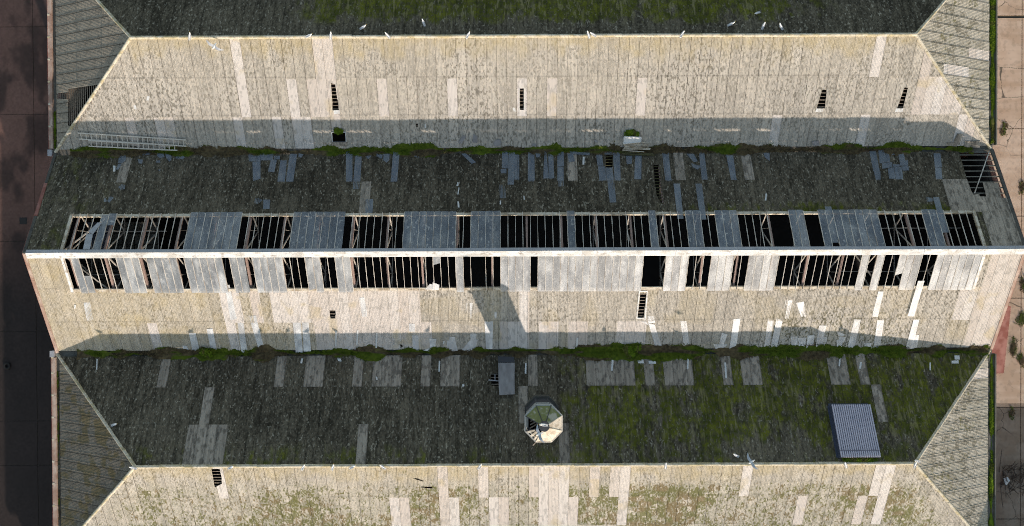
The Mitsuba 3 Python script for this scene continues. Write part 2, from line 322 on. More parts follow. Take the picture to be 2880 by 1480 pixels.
bs('rib_pan_m', lambda p, n, uv: mix((0.12, 0.11, 0.145), (0.20, 0.19, 0.23), fbm(p.x * 2, p.y * 2, 1.0)), 0.6)  # pans painted darker than the ribs to give the grooves shade
bs('board_m', lambda p, n, uv: mix((0.17, 0.16, 0.16), (0.36, 0.345, 0.34), fbm(p.x * 3.5, p.y * 1.6, 1.0, octaves=4)), 0.7)
bs('slate_m', (0.05, 0.052, 0.06), 0.6)
bs('cupola_m', lambda p, n, uv: mix((0.62, 0.56, 0.47), (0.42, 0.36, 0.28), smoothstep(0.4, 0.7, fbm(p.x * 3, p.y * 3, p.z * 2))), 0.7)
bs('louvre_m', (0.42, 0.41, 0.38), 0.7)
bs('mossy_panel_m', lambda p, n, uv: mix((0.17, 0.185, 0.075), (0.38, 0.37, 0.30), smoothstep(0.45, 0.65, fbm(p.x * 2, p.y * 2, p.z * 2))), 0.8)
bs('rubber_m', (0.02, 0.02, 0.02), 0.8)
bs('tarp_m', lambda p, n, uv: mix((0.20, 0.22, 0.29), (0.32, 0.34, 0.42), fbm(p.x * 1, p.y * 1, 1.0)), 0.6)

# ------------------------------------------------------------------ the setting: ground, yards
g = trimesh.Trimesh(*[np.array(a) for a in ([[-900, -900, -0.06], [900, -900, -0.06], [900, 900, -0.06], [-900, 900, -0.06]], [[0, 1, 2], [0, 2, 3]])], process=False)
obj('ground', g, 'soil_m', kind='structure')
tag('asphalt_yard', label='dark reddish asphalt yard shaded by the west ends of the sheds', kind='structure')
ys = [46, 26.5, 16.4, 1.75, -8.7, -19.1, -24.3, -34, -50]
xs = [-75, -62, -55.2, -47.2]
for j in range(len(ys) - 1):
    for i in range(len(xs) - 1):
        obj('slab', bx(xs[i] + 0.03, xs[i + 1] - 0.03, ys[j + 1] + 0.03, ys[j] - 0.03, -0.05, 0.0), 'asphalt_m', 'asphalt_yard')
tag('concrete_yard', label='pinkish cracked concrete yard in sun beyond the right ends', kind='structure')
ys = [46, 27.1, 14.3, 4.2, -5.3, -18.0, -31, -46]
xs = [49.5, 59.0, 67, 77]
for j in range(len(ys) - 1):
    for i in range(len(xs) - 1):
        dx = rng.uniform(-0.2, 0.2)
        gap = 0.28 if j == 0 else 0.04
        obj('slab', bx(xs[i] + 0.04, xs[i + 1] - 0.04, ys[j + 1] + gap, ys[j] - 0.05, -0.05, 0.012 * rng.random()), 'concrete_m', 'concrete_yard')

# ------------------------------------------------------------------ sheds: walls and roof sheets
SHED = {'A': 'warehouse', 'B': 'warehouse_001', 'C': 'warehouse_002'}
tag(SHED['A'], 'long hip-roofed warehouse bay at the top with a row of gulls along its ridge', 'warehouse')
tag(SHED['B'], 'middle gabled warehouse bay with a broken strip of roof glazing either side of its ridge', 'warehouse')
tag(SHED['C'], 'long hip-roofed warehouse bay at the bottom carrying the octagonal turret', 'warehouse')

def wall_ring(x0, x1, y0, y1, top, gable=0):
    ms = []
    for x, o in ((x0, 0), (x1, 1)):
        a = x if o == 0 else x - 0.3
        if gable:
            pg = Polygon([(y0, 0), (y1, 0), (y1, top), ((y0 + y1) / 2, top + gable), (y0, top)])
            m = trimesh.creation.extrude_polygon(pg, 0.3, engine='earcut')
            M = np.array([[0, 0, 1, a], [1, 0, 0, 0], [0, 1, 0, 0], [0, 0, 0, 1.0]]); m.apply_transform(M); m.fix_normals(); ms.append(m)
        else: ms.append(bx(a, a + 0.3, y0, y1, 0, top))
    return ms
for b in 'ABC':
    y = YR[b]
    x0, x1 = (BXL + 0.05, BXR - 0.05) if b == 'B' else (XL + 0.1, XR - 0.1)
    for m in wall_ring(x0, x1, y - HS + 0.02, y + HS - 0.02, EZ - 0.35, HB - 0.1 if b == 'B' else 0):
        obj('wall', m, 'brick_m', SHED[b])
    if b == 'A': obj('wall', bx(x0, x1, y + HS - 0.3, y + HS - 0.02, 0, EZ - 0.35), 'brick_m', SHED[b])
    if b == 'C': obj('wall', bx(x0, x1, y - HS + 0.02, y - HS + 0.3, 0, EZ - 0.35), 'brick_m', SHED[b])
    for m in wall_ring(x0 + 0.33, x1 - 0.33, y - HS + 0.5, y + HS - 0.5, EZ - 0.45, HB - 0.35 if b == 'B' else 0):
        obj('added_dark_lining', m, 'interior_m', SHED[b])  # dark lining added so the inner brick looks unlit through roof holes
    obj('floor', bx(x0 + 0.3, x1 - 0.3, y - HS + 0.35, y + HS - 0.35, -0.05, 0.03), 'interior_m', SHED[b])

# holes, read off the survey photograph
hl = SL['AW']
hl.hole(Q(0, 0, (690, 895), (1010, 850), (745, 1290), (690, 1265), (690, 1000), (580, 995), (585, 940), (690, 930)))
hl = SL['AS']
hl.hole(Q(0, 1, (755, 835), (800, 850), (835, 1110), (775, 1110)))
hl.hole(Q(0, 2, (80, 890), (118, 890), (118, 1105), (80, 1105)))
hl.hole(Q(0, 3, (545, 900), (590, 905), (570, 1090), (490, 1090), (510, 1010)))
hl.hole(Q(0, 3, (1370, 880), (1405, 885), (1355, 1090), (1295, 1090)))
hl.hole(Q(1, 1, (762, 8), (903, 8), (908, 100), (770, 100)))
hl.hole(Q(0, 2, (505, 1245), (520, 1245), (520, 1275), (505, 1275)) if False else Q(0, 1, (1612, 1245), (1628, 1245), (1628, 1275), (1612, 1275)))
hl = SL['BN']
hl.hole(Q(1, 3, (1905, 170), (2250, 175), (2390, 610), (2390, 670), (2350, 670), (2310, 520), (2155, 515), (2195, 660), (2130, 655), (2125, 630), (2060, 640), (2010, 520)))
hl.hole(Q(1, 2, (1420, 340), (1480, 340), (1500, 520), (1530, 745), (1495, 720), (1450, 640)))
hl.hole(Q(1, 2, (940, 240), (1015, 240), (1010, 365), (945, 362)))
hl = SL['BS']
hl.hole(Q(2, 2, (1290, 305), (1350, 305), (1325, 545), (1265, 545)))
hl.hole(Q(2, 1, (742, 472), (795, 472), (805, 555), (752, 555)))
hl.hole(Q(2, 1, (775, 870), (925, 860), (925, 888), (870, 892), (850, 880), (780, 885)))
hl.hole(Q(2, 1, (1450, 815), (1470, 820), (1480, 835), (1455, 858)))
hl = SL['CS']
hl.hole(Q(3, 0, (2130, 745), (2210, 745), (2240, 890), (2165, 930)))
hl.hole(Q(3, 1, (1580, 840), (1610, 835), (1688, 862), (1684, 872)))
hl.hole(Q(3, 1, (1665, 920), (1775, 926), (1775, 940), (1665, 932)))
hl = SL['CN']
hl.hole(Q(2, 1, (2365, 1115), (2450, 1105), (2450, 1240), (2368, 1235)))
for k in ('BN', 'BS'):
    SL[k].holes.append(sbox(GX0 - BXL, GS, GX1 - BXL, HS + 1))

ROWS = [0.32, 3.52, 7.03, HS]
def cols(k, row, r, c, ys_, *xs_):                 # sheets picked out by their centre in the crops
    out = set()
    for x in xs_:
        (px, py), = Q(r, c, (x, ys_)); out.add(int(math.floor(SL[k].from_px(px, py)[0] / 1.016)))
    PALE.setdefault((k, row), set()).update(out)
PALE = {}
cols('AS', 2, 0, 0, 600, 2410); cols('AS', 1, 0, 0, 960, 2490)
cols('AS', 0, 0, 0, 1230, 1345, 1640, 1740, 2410)
cols('AS', 2, 0, 1, 600, 640, 740); cols('AS', 1, 0, 1, 960, 385, 585, 690, 790, 1275, 1965)
cols('AS', 0, 0, 1, 1230, 225, 415, 520, 810)
cols('AS', 1, 0, 2, 960, 80, 380, 1250)
cols('AS', 2, 0, 3, 580, 1140, 1630); cols('AS', 1, 0, 3, 950, 1520, 1620, 1730, 1830, 1930)
cols('AS', 0, 0, 3, 1230, 40, 1010, 1990, 2080)
cols('BN', 0, 1, 0, 380, 1300); cols('BN', 1, 1, 1, 600, 1120)
cols('BN', 0, 1, 2, 400, 585, 1650, 2345); cols('BN', 1, 1, 3, 620, 1850, 1940)
cols('BN', 1, 1, 3, 740, 2150, 2250, 2350, 2440, 2050); 
cols('BN', 2, 1, 3, 950, 2250, 2350, 2440, 2520); cols('BN', 1, 1, 3, 600, 2200, 2300)
cols('BN', 2, 1, 3, 950, 2600); cols('BN', 1, 1, 3, 760, 2500)
cols('BS', 1, 2, 0, 430, 2260, 2370); cols('BS', 0, 2, 0, 740, 1530, 2330); cols('BS', 1, 2, 0, 430, 2560)
cols('BS', 1, 2, 1, 430, 190, 290, 390, 490, 590, 690, 790, 890, 990, 1090, 1190, 1290, 1390, 1490, 1560)
cols('BS', 0, 2, 1, 740, 600, 700, 800, 900, 1000, 1100, 1200, 1300, 1400, 1500, 1600, 1680, 2530)
cols('BS', 0, 2, 2, 740, 60, 150, 345, 440, 640, 730, 1110, 1200, 1290); cols('BS', 1, 2, 2, 430, 170)
cols('BS', 1, 2, 3, 430, 1960, 2060, 2150, 2240, 2330, 2420); cols('BS', 0, 2, 3, 740, 2040, 2130, 2220, 2290)
cols('BS', 2, 2, 3, 100, 2250, 2340, 2430, 2520)
cols('CN', 0, 2, 0, 1100, 1660); cols('CN', 0, 2, 1, 1130, 225, 515, 615, 1000, 1190, 1285, 1385, 1680, 1870, 1960)
cols('CN', 0, 2, 2, 1130, 170, 840, 935, 1030, 1130, 1230, 1420, 1620, 1710, 1810, 2195, 2385, 2480)
cols('CN', 0, 2, 3, 1100, 670, 775, 960); cols('CN', 1, 3, 0, 150, 2070); cols('CN', 1, 3, 2, 200, 65)
cols('CN', 2, 3, 0, 500, 1910, 2010, 2110, 2210); cols('CN', 2, 3, 1, 450, 1040); cols('CN', 2, 3, 2, 450, 470, 565)
cols('CN', 1, 3, 3, 100, 1120)
cols('CS', 2, 3, 0, 950, 2215); cols('CS', 2, 3, 1, 880, 1920, 2325); cols('CS', 2, 3, 2, 880, 250, 345, 440, 545, 850, 1055, 1150, 2340)
cols('CS', 2, 3, 3, 830, 1090, 1195); cols('CS', 1, 3, 1, 1170, 1445, 1545, 1935, 2030, 2430, 2530)
cols('CS', 1, 3, 2, 1170, 345, 440, 540, 640, 1130); cols('CS', 1, 3, 3, 1170, 310, 960, 1060)
cols('CS', 0, 3, 1, 1320, *range(300, 1400, 95), 1930, 2030, 2430); cols('CS', 0, 3, 2, 1320, *range(345, 1100, 98))

AMP = 0.016
def strips(poly, u0, u1, nseg):
    du = (u1 - u0) / nseg; out = []
    for i in range(nseg):
        a, c = u0 + i * du, u0 + (i + 1) * du
        iv = []
        for x in (a + 1e-4, c - 1e-4):
            g = poly.intersection(LineString([(x, -5), (x, 40)]))
            segs = [q for q in getattr(g, 'geoms', [g]) if q.geom_type == 'LineString' and q.length > 1e-3]
            iv.append(sorted((min(q.xy[1]), max(q.xy[1])) for q in segs))
        if len(iv[0]) == len(iv[1]):
            for (p0, p1), (q0, q1) in zip(*iv): out.append((a, c, p0, p1, q0, q1))
        else:
            big = max(iv, key=len)
            for p0, p1 in big: out.append((a, c, p0, p1, p0, p1))
    return out

def sheet_mesh(s, poly, u0, u1, s0, s1, tilt, jig):
    nseg = 28
    def off(u, v): return AMP * np.sin((u - u0) / 1.016 * 7 * 2 * np.pi) + 0.03 + tilt * (s1 - v) / (s1 - s0) + jig + 0.024 * (u - u0)
    full = poly.area > 0.9995 * (u1 - u0) * (s1 - s0)
    if full:
        u = np.linspace(u0, u1, nseg + 1); v = np.array([s0, s1])
        uu, vv = np.meshgrid(u, v); P = s.pt(uu, vv, off(uu, vv)).reshape(-1, 3)
        i = np.arange(nseg); F = np.stack([i, i + 1, i + nseg + 2, i + nseg + 1], 1)
    else:
        st = strips(poly, u0, u1, nseg)
        if not st: return None
        st = np.array(st); a, c, p0, p1, q0, q1 = st.T
        U = np.stack([a, c, c, a], 1).ravel(); V = np.stack([p0, q0, q1, p1], 1).ravel()
        P = s.pt(U, V, off(U, V)); F = np.arange(len(U)).reshape(-1, 4)
    F = np.vstack([F[:, [0, 1, 2]], F[:, [0, 2, 3]]])
    m = trimesh.Trimesh(P, F, process=False)
    if m.face_normals[:, 2].mean() < 0: m.invert()
    return m

MAT = {'S': 'south_sheet_m', 'N': 'north_sheet_m', 'W': 'west_sheet_m', 'E': 'east_sheet_m'}
found = {}
for k, s in SL.items():
    roof = s.poly.difference(shapely.union_all(s.holes)) if s.holes else s.poly
    umax = s.poly.bounds[2]
    for row in range(3):
        for c in range(int(umax / 1.016) + 1):
            u0, u1 = c * 1.016, min((c + 1) * 1.016 + 0.03, umax)
            s0, s1 = ROWS[row] - (0.14 if row else 0), ROWS[row + 1]
            g = sbox(u0, s0, u1, s1).intersection(roof)
            if g.area < 0.02: continue
            m = sheet_mesh(s, g, u0, u1, s0, s1, 0.036 if row else 0.0, rng.uniform(-0.008, 0.008))
            if m is None: continue
            pale = c in PALE.get((k, row), ()) or (k[1] in 'E' and rng.random() < 0.035)
            mat = {'S': 'pale_sheet_m', 'E': 'pale_sheet_m', 'N': 'grey_sheet_m', 'W': 'west_sheet_m'}[k[1]] if pale else MAT[k[1]]
            pc = project(m.vertices)
            vis = ((pc[:, 0] > 0) & (pc[:, 0] < PW) & (pc[:, 1] > 0) & (pc[:, 1] < PH)).mean()
            found.setdefault((SHED[k[0]], 'replacement_sheet' if pale else 'roof_sheet'), []).append((vis * m.area, k, mat, m))
for (shed, nm), li in found.items():
    li.sort(key=lambda t: -t[0])
    for vis, k, mat, m in li[:300]: obj(nm, m, mat, shed, smooth=50)
    rest = {}
    for vis, k, mat, m in li[300:]: rest.setdefault(mat, []).append(m)
    for mat, ms in rest.items(): obj(nm.replace('sheet', 'sheeting'), cat(ms), mat, shed, smooth=50, kind='stuff')

# battens seen through the holes
for k, s in SL.items():
    wet = {1: True} if k == 'BN' else {}
    for hi, hp in enumerate(s.holes):
        if hp.area > 60: continue
        b0 = hp.buffer(0.25)
        big = hp.area > 8
        lo, hi_ = hp.bounds[1], hp.bounds[3]
        v = lo + 0.1
        if k == 'AS' and hi == 4: continue
        while v < hi_:
            g = b0.intersection(LineString([(-5, v), (120, v)]))
            for q in getattr(g, 'geoms', [g]):
                if q.geom_type == 'LineString' and q.length > 0.3:
                    m = beam(s.pt(q.xy[0][0], v, -0.09), s.pt(q.xy[0][1], v, -0.09), 0.06 if not (big and k == 'BN') else 0.1, 0.07, s.N)
                    obj('batten', m, ('gutter_m' if big else 'wet_batten_m') if k == 'BN' else 'batten_m', SHED[k[0]])
            v += (0.6 if k == 'BN' and big else 0.33) if k != 'AW' else 0.29

# ------------------------------------------------------------------ ridges, hips, verges, gutters
def half_round(a, b, r, seg=8, z=0.0):
    a, b = np.asarray(a, float), np.asarray(b, float); t = (b - a) / np.linalg.norm(b - a)
    s_ = np.cross(t, (0, 0, 1)); s_ /= np.linalg.norm(s_); u = np.cross(s_, t)
    th = np.linspace(-0.12 * np.pi, 1.12 * np.pi, seg)
    prof = [np.cos(x) * r * s_ + np.sin(x) * r * u for x in th]
    P = np.vstack([[a + q for q in prof], [b + q for q in prof]]); i = np.arange(seg - 1)
    F = np.stack([i, i + 1, i + seg + 1, i + seg], 1); F = np.vstack([F[:, :3], F[:, [0, 2, 3]]])
    m = trimesh.Trimesh(P, F, process=False)
    if m.face_normals[:, 2].mean() < 0: m.invert()
    return m

def run_caps(a, b, r, mat, shed, name, L=2.4, lift=0.03):
    a, b = np.asarray(a, float), np.asarray(b, float); n = max(1, int(round(np.linalg.norm(b - a) / L)))
    for i in range(n):
        p, q = a + (b - a) * i / n, a + (b - a) * (i + 1.02) / n
        dz = np.array([0, rng.uniform(-0.02, 0.02), lift + rng.uniform(-0.012, 0.012)])
        obj(name, half_round(p + dz, q + dz + (0, 0, 0.015), r * rng.uniform(0.95, 1.05)), mat, shed, smooth=60)

for b in 'AC':
    y, z = YR[b], EZ + H
    lp, rp = (XL + HS, y, z), (XR - HS, y, z)
    run_caps(lp, rp, 0.17, 'cap_m', SHED[b], 'ridge_cap')
    for sy in (-1, 1):
        run_caps((XL + 0.05, y + sy * (HS - 0.05), EZ), lp, 0.15, 'cap_m', SHED[b], 'hip_cap')
        run_caps((XR - 0.05, y + sy * (HS - 0.05), EZ), rp, 0.15, 'cap_m', SHED[b], 'hip_cap')
    # eave gutters at both ends
    for x0, x1, e in ((XL - 0.62, XL + 0.02, 0), (XR - 0.02, XR + 0.66, 1)):
        obj('eave_gutter', cat([bx(x0, x1, y - HS + 0.4, y + HS - 0.4, EZ - 0.33, EZ - 0.2)]), 'gutter_m', SHED[b])
        xa = x0 if e == 0 else x1 - 0.14
        ya = y - HS + 0.4
        while ya < y + HS - 0.5:
            yb = min(ya + 2.35, y + HS - 0.4)
            w = 0.40 if e == 0 else 0.12
            xa = x0 if e == 0 else x1 - w
            obj('coping_stone', bx(xa, xa + w, ya + 0.015, yb - 0.015, EZ - 0.2, EZ + 0.06 + rng.uniform(-0.01, 0.01)), 'coping_m' if e == 0 else 'gutter_m', SHED[b])
            if e == 0: obj('joint_cover', bx(xa - 0.02, xa + 0.22, yb - 0.09, yb + 0.09, EZ + 0.03, EZ + 0.085), 'cap_m', SHED[b])
            ya = yb
        if e == 0: obj('fascia', bx(x0 - 0.07, x0 - 0.002, y - HS + 0.4, y + HS - 0.4, EZ - 0.5, EZ + 0.03), 'red_paint_m', SHED[b])

yb, RZ = YR['B'], EZ + HB
shed = SHED['B']
# ridge flashing of the glazed strip: pale boards to the sun side, lead to the other
x = BXL + 0.1
while x < BXR - 0.2:
    x1 = min(x + 3.05, BXR - 0.05); inside = x > GX0 - 2.2 and x < GX1 - 0.5
    lift = (0.5 if inside else 0.16) + rng.uniform(-0.03, 0.03)
    pS = [(yb + 0.02, RZ + lift), (yb - 0.52, RZ + lift - 0.24), (yb - 0.52, RZ + lift - 0.30), (yb + 0.02, RZ + lift - 0.07)]
    pN = [(yb + 0.022, RZ + lift + 0.0), (yb + 0.34, RZ + lift - 0.17), (yb + 0.34, RZ + lift - 0.23), (yb + 0.022, RZ + lift - 0.07)]
    for pr, mat, nm in ((pS, 'white_flash_m', 'ridge_board'), (pN, 'lead_m', 'ridge_flashing')):
        m = trimesh.creation.extrude_polygon(Polygon(pr), x1 - x - 0.012, engine='earcut')
        m.apply_transform(np.array([[0, 0, 1, x], [1, 0, 0, 0], [0, 1, 0, rng.uniform(-0.008, 0.008)], [0, 0, 0, 1.0]])); m.fix_normals()
        obj(nm, m, mat, shed)
    x = x1
obj('ridge_beam', bx(BXL + 0.4, BXR - 0.4, yb - 0.06, yb + 0.06, RZ - 0.3, RZ + 0.05), 'web_m', shed)
# verges
for xv, sgn in ((BXL, -1), (BXR, 1)):
    for kS, mat in (('BN', 'dark_cap_m'), ('BS', 'coping_m')):
        s = SL[kS]; u = xv - BXL + sgn * 0.06
        pieces = [(0.1, 3.4), (3.42, 6.9), (6.92, HS)] if kS == 'BN' else [(0.1, 2.6), (2.62, 5.2), (5.22, 7.9), (7.92, HS)]
        for i, (a, c) in enumerate(pieces):
            mm = 'red_paint_m' if (kS == 'BN' and sgn < 0 and i == 1) else mat
            obj('verge_board', beam(s.pt(u, a, 0.03), s.pt(u, c, 0.03), 0.30, 0.16, s.N), mm, shed)
        obj('verge_fascia', beam(s.pt(u + sgn * 0.18, 0.1, -0.08), s.pt(u + sgn * 0.18, HS, -0.08), 0.06, 0.3, s.N), 'red_paint_m', shed)

# glazing: sills, bars, panes
G_OFF = 0.24
N_BAYS = 122
BX = [GX0 + (GX1 - GX0) * i / N_BAYS for i in range(N_BAYS + 1)]
def intervals(k, py, spans):
    return [(SL[k].from_px(a, py, G_OFF)[0] + BXL, SL[k].from_px(c, py, G_OFF)[0] + BXL) for a, c in spans]
PRES = {'BN': intervals('BN', 655, [(517, 667), (809, 960), (1127, 1278), (1318, 1403), (1591, 1614), (1823, 1847), (1927, 1974), (2012, 2078), (2220, 2269), (2305, 2481), (2618, 2640)]),
        'BS': intervals('BS', 774, [(205, 231), (347, 402), (431, 505), (537, 627), (663, 690), (708, 729), (746, 796), (874, 899), (938, 984), (1277, 1300), (1403, 1492), (1508, 1806), (1866, 1932), (1995, 2062), (2098, 2186), (2417, 2439), (2456, 2484), (2537, 2588), (2630, 2775)])}
NOBAR = {'BN': intervals('BN', 655, [(2182, 2214), (2274, 2300), (962, 975)]), 'BS': intervals('BS', 774, [(1812, 1860), (1326, 1358), (1496, 1504), (690, 700), (2190, 2196)])}
PART = {'BS': [(intervals('BS', 774, [(1226, 1227)])[0][0], 0.72, 1.0), (intervals('BS', 774, [(2526, 2527)])[0][0], 0.4, 1.0), (intervals('BS', 774, [(240, 241)])[0][0], -0.05, 0.45), (intervals('BS', 774, [(884, 886)])[0][0], 0.05, 0.9)],
        'BN': [(intervals('BN', 655, [(286, 287)])[0][0], 0.0, 1.0), (intervals('BN', 655, [(306, 307)])[0][0], -0.03, 0.32)]}
for k in ('BN', 'BS'):
    s = SL[k]
    for i, xb in enumerate(BX):
        if any(a < xb < c for a, c in NOBAR[k]): continue
        u = xb - BXL
        e = rng.uniform(-0.02, 0.02)
        obj('glazing_bar', beam(s.pt(u + e, GS - 0.12, G_OFF + 0.0), s.pt(u, HS - 0.1, G_OFF + 0.0), 0.05, 0.075, s.N), 'bar_m', shed)
    for i in range(N_BAYS):
        xc = (BX[i] + BX[i + 1]) / 2; r0, r1 = -0.06, 1.0
        on = any(a < xc < c for a, c in PRES[k])
        for xp, f0, f1 in PART[k]:
            if abs(xp - xc) < 0.37: on, r0, r1 = True, f0, f1
        if not on: continue
        if k == 'BN' and 0 <= xc - intervals('BN', 655, [(2338, 2339)])[0][0] < 0.74: r1 = 0.87
        a, c = BX[i] - BXL + 0.02, BX[i + 1] - BXL - 0.02
        va, vb = GS + r0 * 3.75, GS + r1 * 3.75 - 0.12
        t0, t1 = rng.uniform(-0.012, 0.012, 2)
        P = np.vstack([s.pt(a, va, G_OFF + t0), s.pt(c, va + rng.uniform(-0.03, 0.03), G_OFF - t0), s.pt(c, vb, G_OFF + t1), s.pt(a, vb, G_OFF - t1)])
        if 0 < r0 < 1: P[0] = s.pt(a, va - 0.2, G_OFF)
        F = np.array([[0, 1, 2], [0, 2, 3]]); m = trimesh.Trimesh(P, F, process=False)
        if m.face_normals[0, 2] < 0: m.invert()
        obj('glass_pane', m, 'pane_glass_m', shed)
    # sill and end boards
    nn = 26
    for i in range(nn):
        a, c = GX0 + (GX1 - GX0) * i / nn, GX0 + (GX1 - GX0) * (i + 1) / nn
        obj('glazing_sill', beam(s.pt(a - BXL + 0.01, GS + 0.03, 0.07), s.pt(c - BXL - 0.01, GS + 0.03, 0.07), 0.28, 0.22, s.N), 'sill_m', shed)
    for xe in (GX0 - 0.13, GX1 + 0.13):
        obj('glazing_end_board', beam(s.pt(xe - BXL, GS - 0.1, 0.13), s.pt(xe - BXL, HS - 0.15, 0.13), 0.22, 0.3, s.N), 'white_flash_m' if (k == 'BS') else 'sill_m', shed)

# trusses below the glazing
for kk in range(-8, 18):
    xt = -15.95 + 3.49 * kk
    tr = shed + '__truss'
    n = 0
    while tr in labels or any(q in scene for q in (tr,)):
        n += 1; tr = f'{shed}__truss_{n:03d}'
    ms = []
    for sy in (-1, 1):
        node = (xt, yb + sy * 2.25, RZ - 4.2)
        rid = (xt, yb + sy * 0.1, RZ - 0.35); low = (xt, yb + sy * 3.9, RZ - 2.25)
        ms += [beam(low, node, 0.11, 0.1), beam(node, rid, 0.10, 0.1), beam(node, (xt, yb + sy * 2.25, RZ - 1.3), 0.04, 0.04)]
    ms.append(beam((xt, yb - 7.5, RZ - 4.24), (xt, yb + 7.5, RZ - 4.24), 0.05, 0.05))
    scene[tr] = mikit.ply(cat(ms), 'web_m')
    for kS in ('BN', 'BS'):
        s = SL[kS]; obj('rafter', beam(s.pt(xt - BXL, 0.4, -0.22), s.pt(xt - BXL, HS - 0.1, -0.22), 0.19, 0.22, s.N), 'rafter_m', tr)
for sy in (-1, 1):
    for xa, xb_ in ((-44.5, -36), (34, 46.8)):
        obj('runner', beam((xa, yb + sy * 2.25, RZ - 4.2), (xb_, yb + sy * 2.25, RZ - 4.2), 0.08, 0.08), 'web_m', shed)
        obj('wind_brace', beam((xa, yb + sy * 0.3, RZ - 0.6), (xa + 3.4, yb + sy * 3.7, RZ - 2.3), 0.12, 0.1), 'web_m', shed)
s = SL['BN']
pp = s.poly_px(Q(1, 3, (2235, 190), (2080, 620)))
obj('hip_rafter', beam(s.pt(*pp[0], -0.12), s.pt(*pp[1], -0.02), 0.075, 0.08, s.N), 'bar_m', shed)
# added grey panels under the left end of the glazing, standing in for lit floor
for i in range(6):
    for j in range(6):
        obj('lit_floor_panel', bx(-47.5 + i * 1.35, -46.25 + i * 1.35, -3.9 + j * 1.3, -2.7 + j * 1.3, 3.0, 3.08 + 0.03 * rng.random()), 'tarp_m' if (i < 2 and j > 2) else 'gutter_m', shed)
for i in range(4):
    a = at_z(2735 + 14 * (i % 2), 440 + 22 * i, 2.0)
    obj('tarpaulin', bx(a[0] - 1.2, a[0] + 0.8, a[1] - 0.6, a[1] + 0.5, 1.7 + 0.1 * i, 1.8 + 0.1 * i), 'tarp_m', shed)

# ------------------------------------------------------------------ valley gutters and what grows in them
def blades(n, pts, ln, wd, spread=0.9):
    th = rng.uniform(0, 2 * np.pi, n); el = rng.uniform(0.15, 1.2, n) * spread
    d = np.stack([np.cos(th) * np.cos(el), np.sin(th) * np.cos(el), np.sin(el)], 1)
    sd = np.stack([-np.sin(th), np.cos(th), rng.uniform(-0.4, 0.4, n)], 1)
    l = (ln * rng.uniform(0.5, 1.3, n))[:, None]; w = (wd * rng.uniform(0.6, 1.4, n))[:, None]
    P = np.stack([pts - sd * w * 0.3, pts + d * l * 0.5 - sd * w, pts + d * l + np.array([0, 0, -0.03]), pts + d * l * 0.5 + sd * w], 1).reshape(-1, 3)
    i = np.arange(n) * 4
    F = np.vstack([np.stack([i, i + 1, i + 2], 1), np.stack([i, i + 2, i + 3], 1)])
    return trimesh.Trimesh(P, F, process=False)

def moss_bed(a, b, half, hgt, seed, mat, label, name='gutter_grass', nbl=6000, ln=0.2, wd=0.04, axis=0, bump=1.0):
    L = b[axis] - a[axis]; n = int(L / 0.16); m = 13
    t = np.linspace(0, 1, n)[:, None]; c = np.linspace(-1, 1, m)[None]
    ctr = np.asarray(a)[None, None] + (np.asarray(b) - a)[None, None] * t[..., None]
    q = np.stack([t * L * 0.45 + 0 * c, c * 0 + 0 * t + 1.0, 0 * t + 0 * c], -1)
    wide = half * np.clip(meshkit.fbm(q, 4, seed) * 2.6 - 0.62, 0.12, 1.35); sh = 0.35 * half * (meshkit.fbm(q * 1.6 + 50, 3, seed + 5) - 0.5) * 1.6
    tall = hgt * np.clip(wide / half, 0.2, 1) * (0.3 + 1.0 * meshkit.fbm(q * 1.3 + 9, 3, seed + 2))
    lat = c * wide + sh
    zz = tall * np.sqrt(np.clip(1 - c**2, 0, 1)) + 0.08 * bump * meshkit.fbm(np.stack([t * L * 5 + 0 * c, lat * 5, 0 * lat], -1), 2, seed + 9) + 0.45 * np.abs(lat) * (1 if axis == 0 else 0)
    P = np.broadcast_to(ctr, (n, m, 3)).copy(); P[..., 1 - axis] += lat; P[..., 2] += zz - 0.05
    idx = np.arange(n * m).reshape(n, m); F = np.stack([idx[:-1, :-1], idx[1:, :-1], idx[1:, 1:], idx[:-1, 1:]], -1).reshape(-1, 4)
    F = np.vstack([F[:, :3], F[:, [0, 2, 3]]]); bed = trimesh.Trimesh(P.reshape(-1, 3), F, process=False)
    if bed.face_normals[:, 2].mean() < 0: bed.invert()
    pick = rng.integers(0, n * m, nbl); pts = P.reshape(-1, 3)[pick] + rng.normal(0, 0.04, (nbl, 3)) * [1, 1, 0.2]
    dens = meshkit.fbm(np.stack([pts[:, axis] * 0.35, pts[:, 1 - axis] * 1.0, 0 * pts[:, 0]], 1), 3, seed + 20)
    pts = pts[dens > 0.36]
    obj(name, cat([bed, blades(len(pts), pts, ln, wd)]), mat, label=label, category='moss', kind='stuff')

for i, yv in enumerate((YR['B'] + HS, YR['B'] - HS)):
    gk = thing('valley_gutter', ('valley gutter filled with weeds between the top and middle roofs', 'valley gutter filled with weeds between the middle and bottom roofs')[i], 'gutter')
    n = 33
    for j in range(n):
        xa, xb_ = XL - 0.3 + (XR - XL + 0.6) * j / n, XL - 0.3 + (XR - XL + 0.6) * (j + 1) / n
        obj('gutter_length', cat([bx(xa, xb_ - 0.012, yv - 0.42, yv + 0.42, EZ - 0.36, EZ - 0.12)]), 'gutter_m', gk)
    obj('outlet', bx(XL - 0.75, XL - 0.3, yv - 0.35, yv + 0.3, EZ - 0.5, EZ + 0.12), 'lead_m', gk)
moss_bed((-46.5, YR['B'] + HS, EZ), (48.5, YR['B'] + HS, EZ), 0.62, 0.2, 3, 'moss_m', 'mixed moss and grass along the valley gutter between top and middle roofs', nbl=14000)
moss_bed((-46.0, YR['B'] - HS, EZ), (50.2, YR['B'] - HS, EZ), 0.78, 0.28, 11, 'moss_m', 'thick green and brown growth along the valley gutter between middle and bottom roofs', nbl=18000)
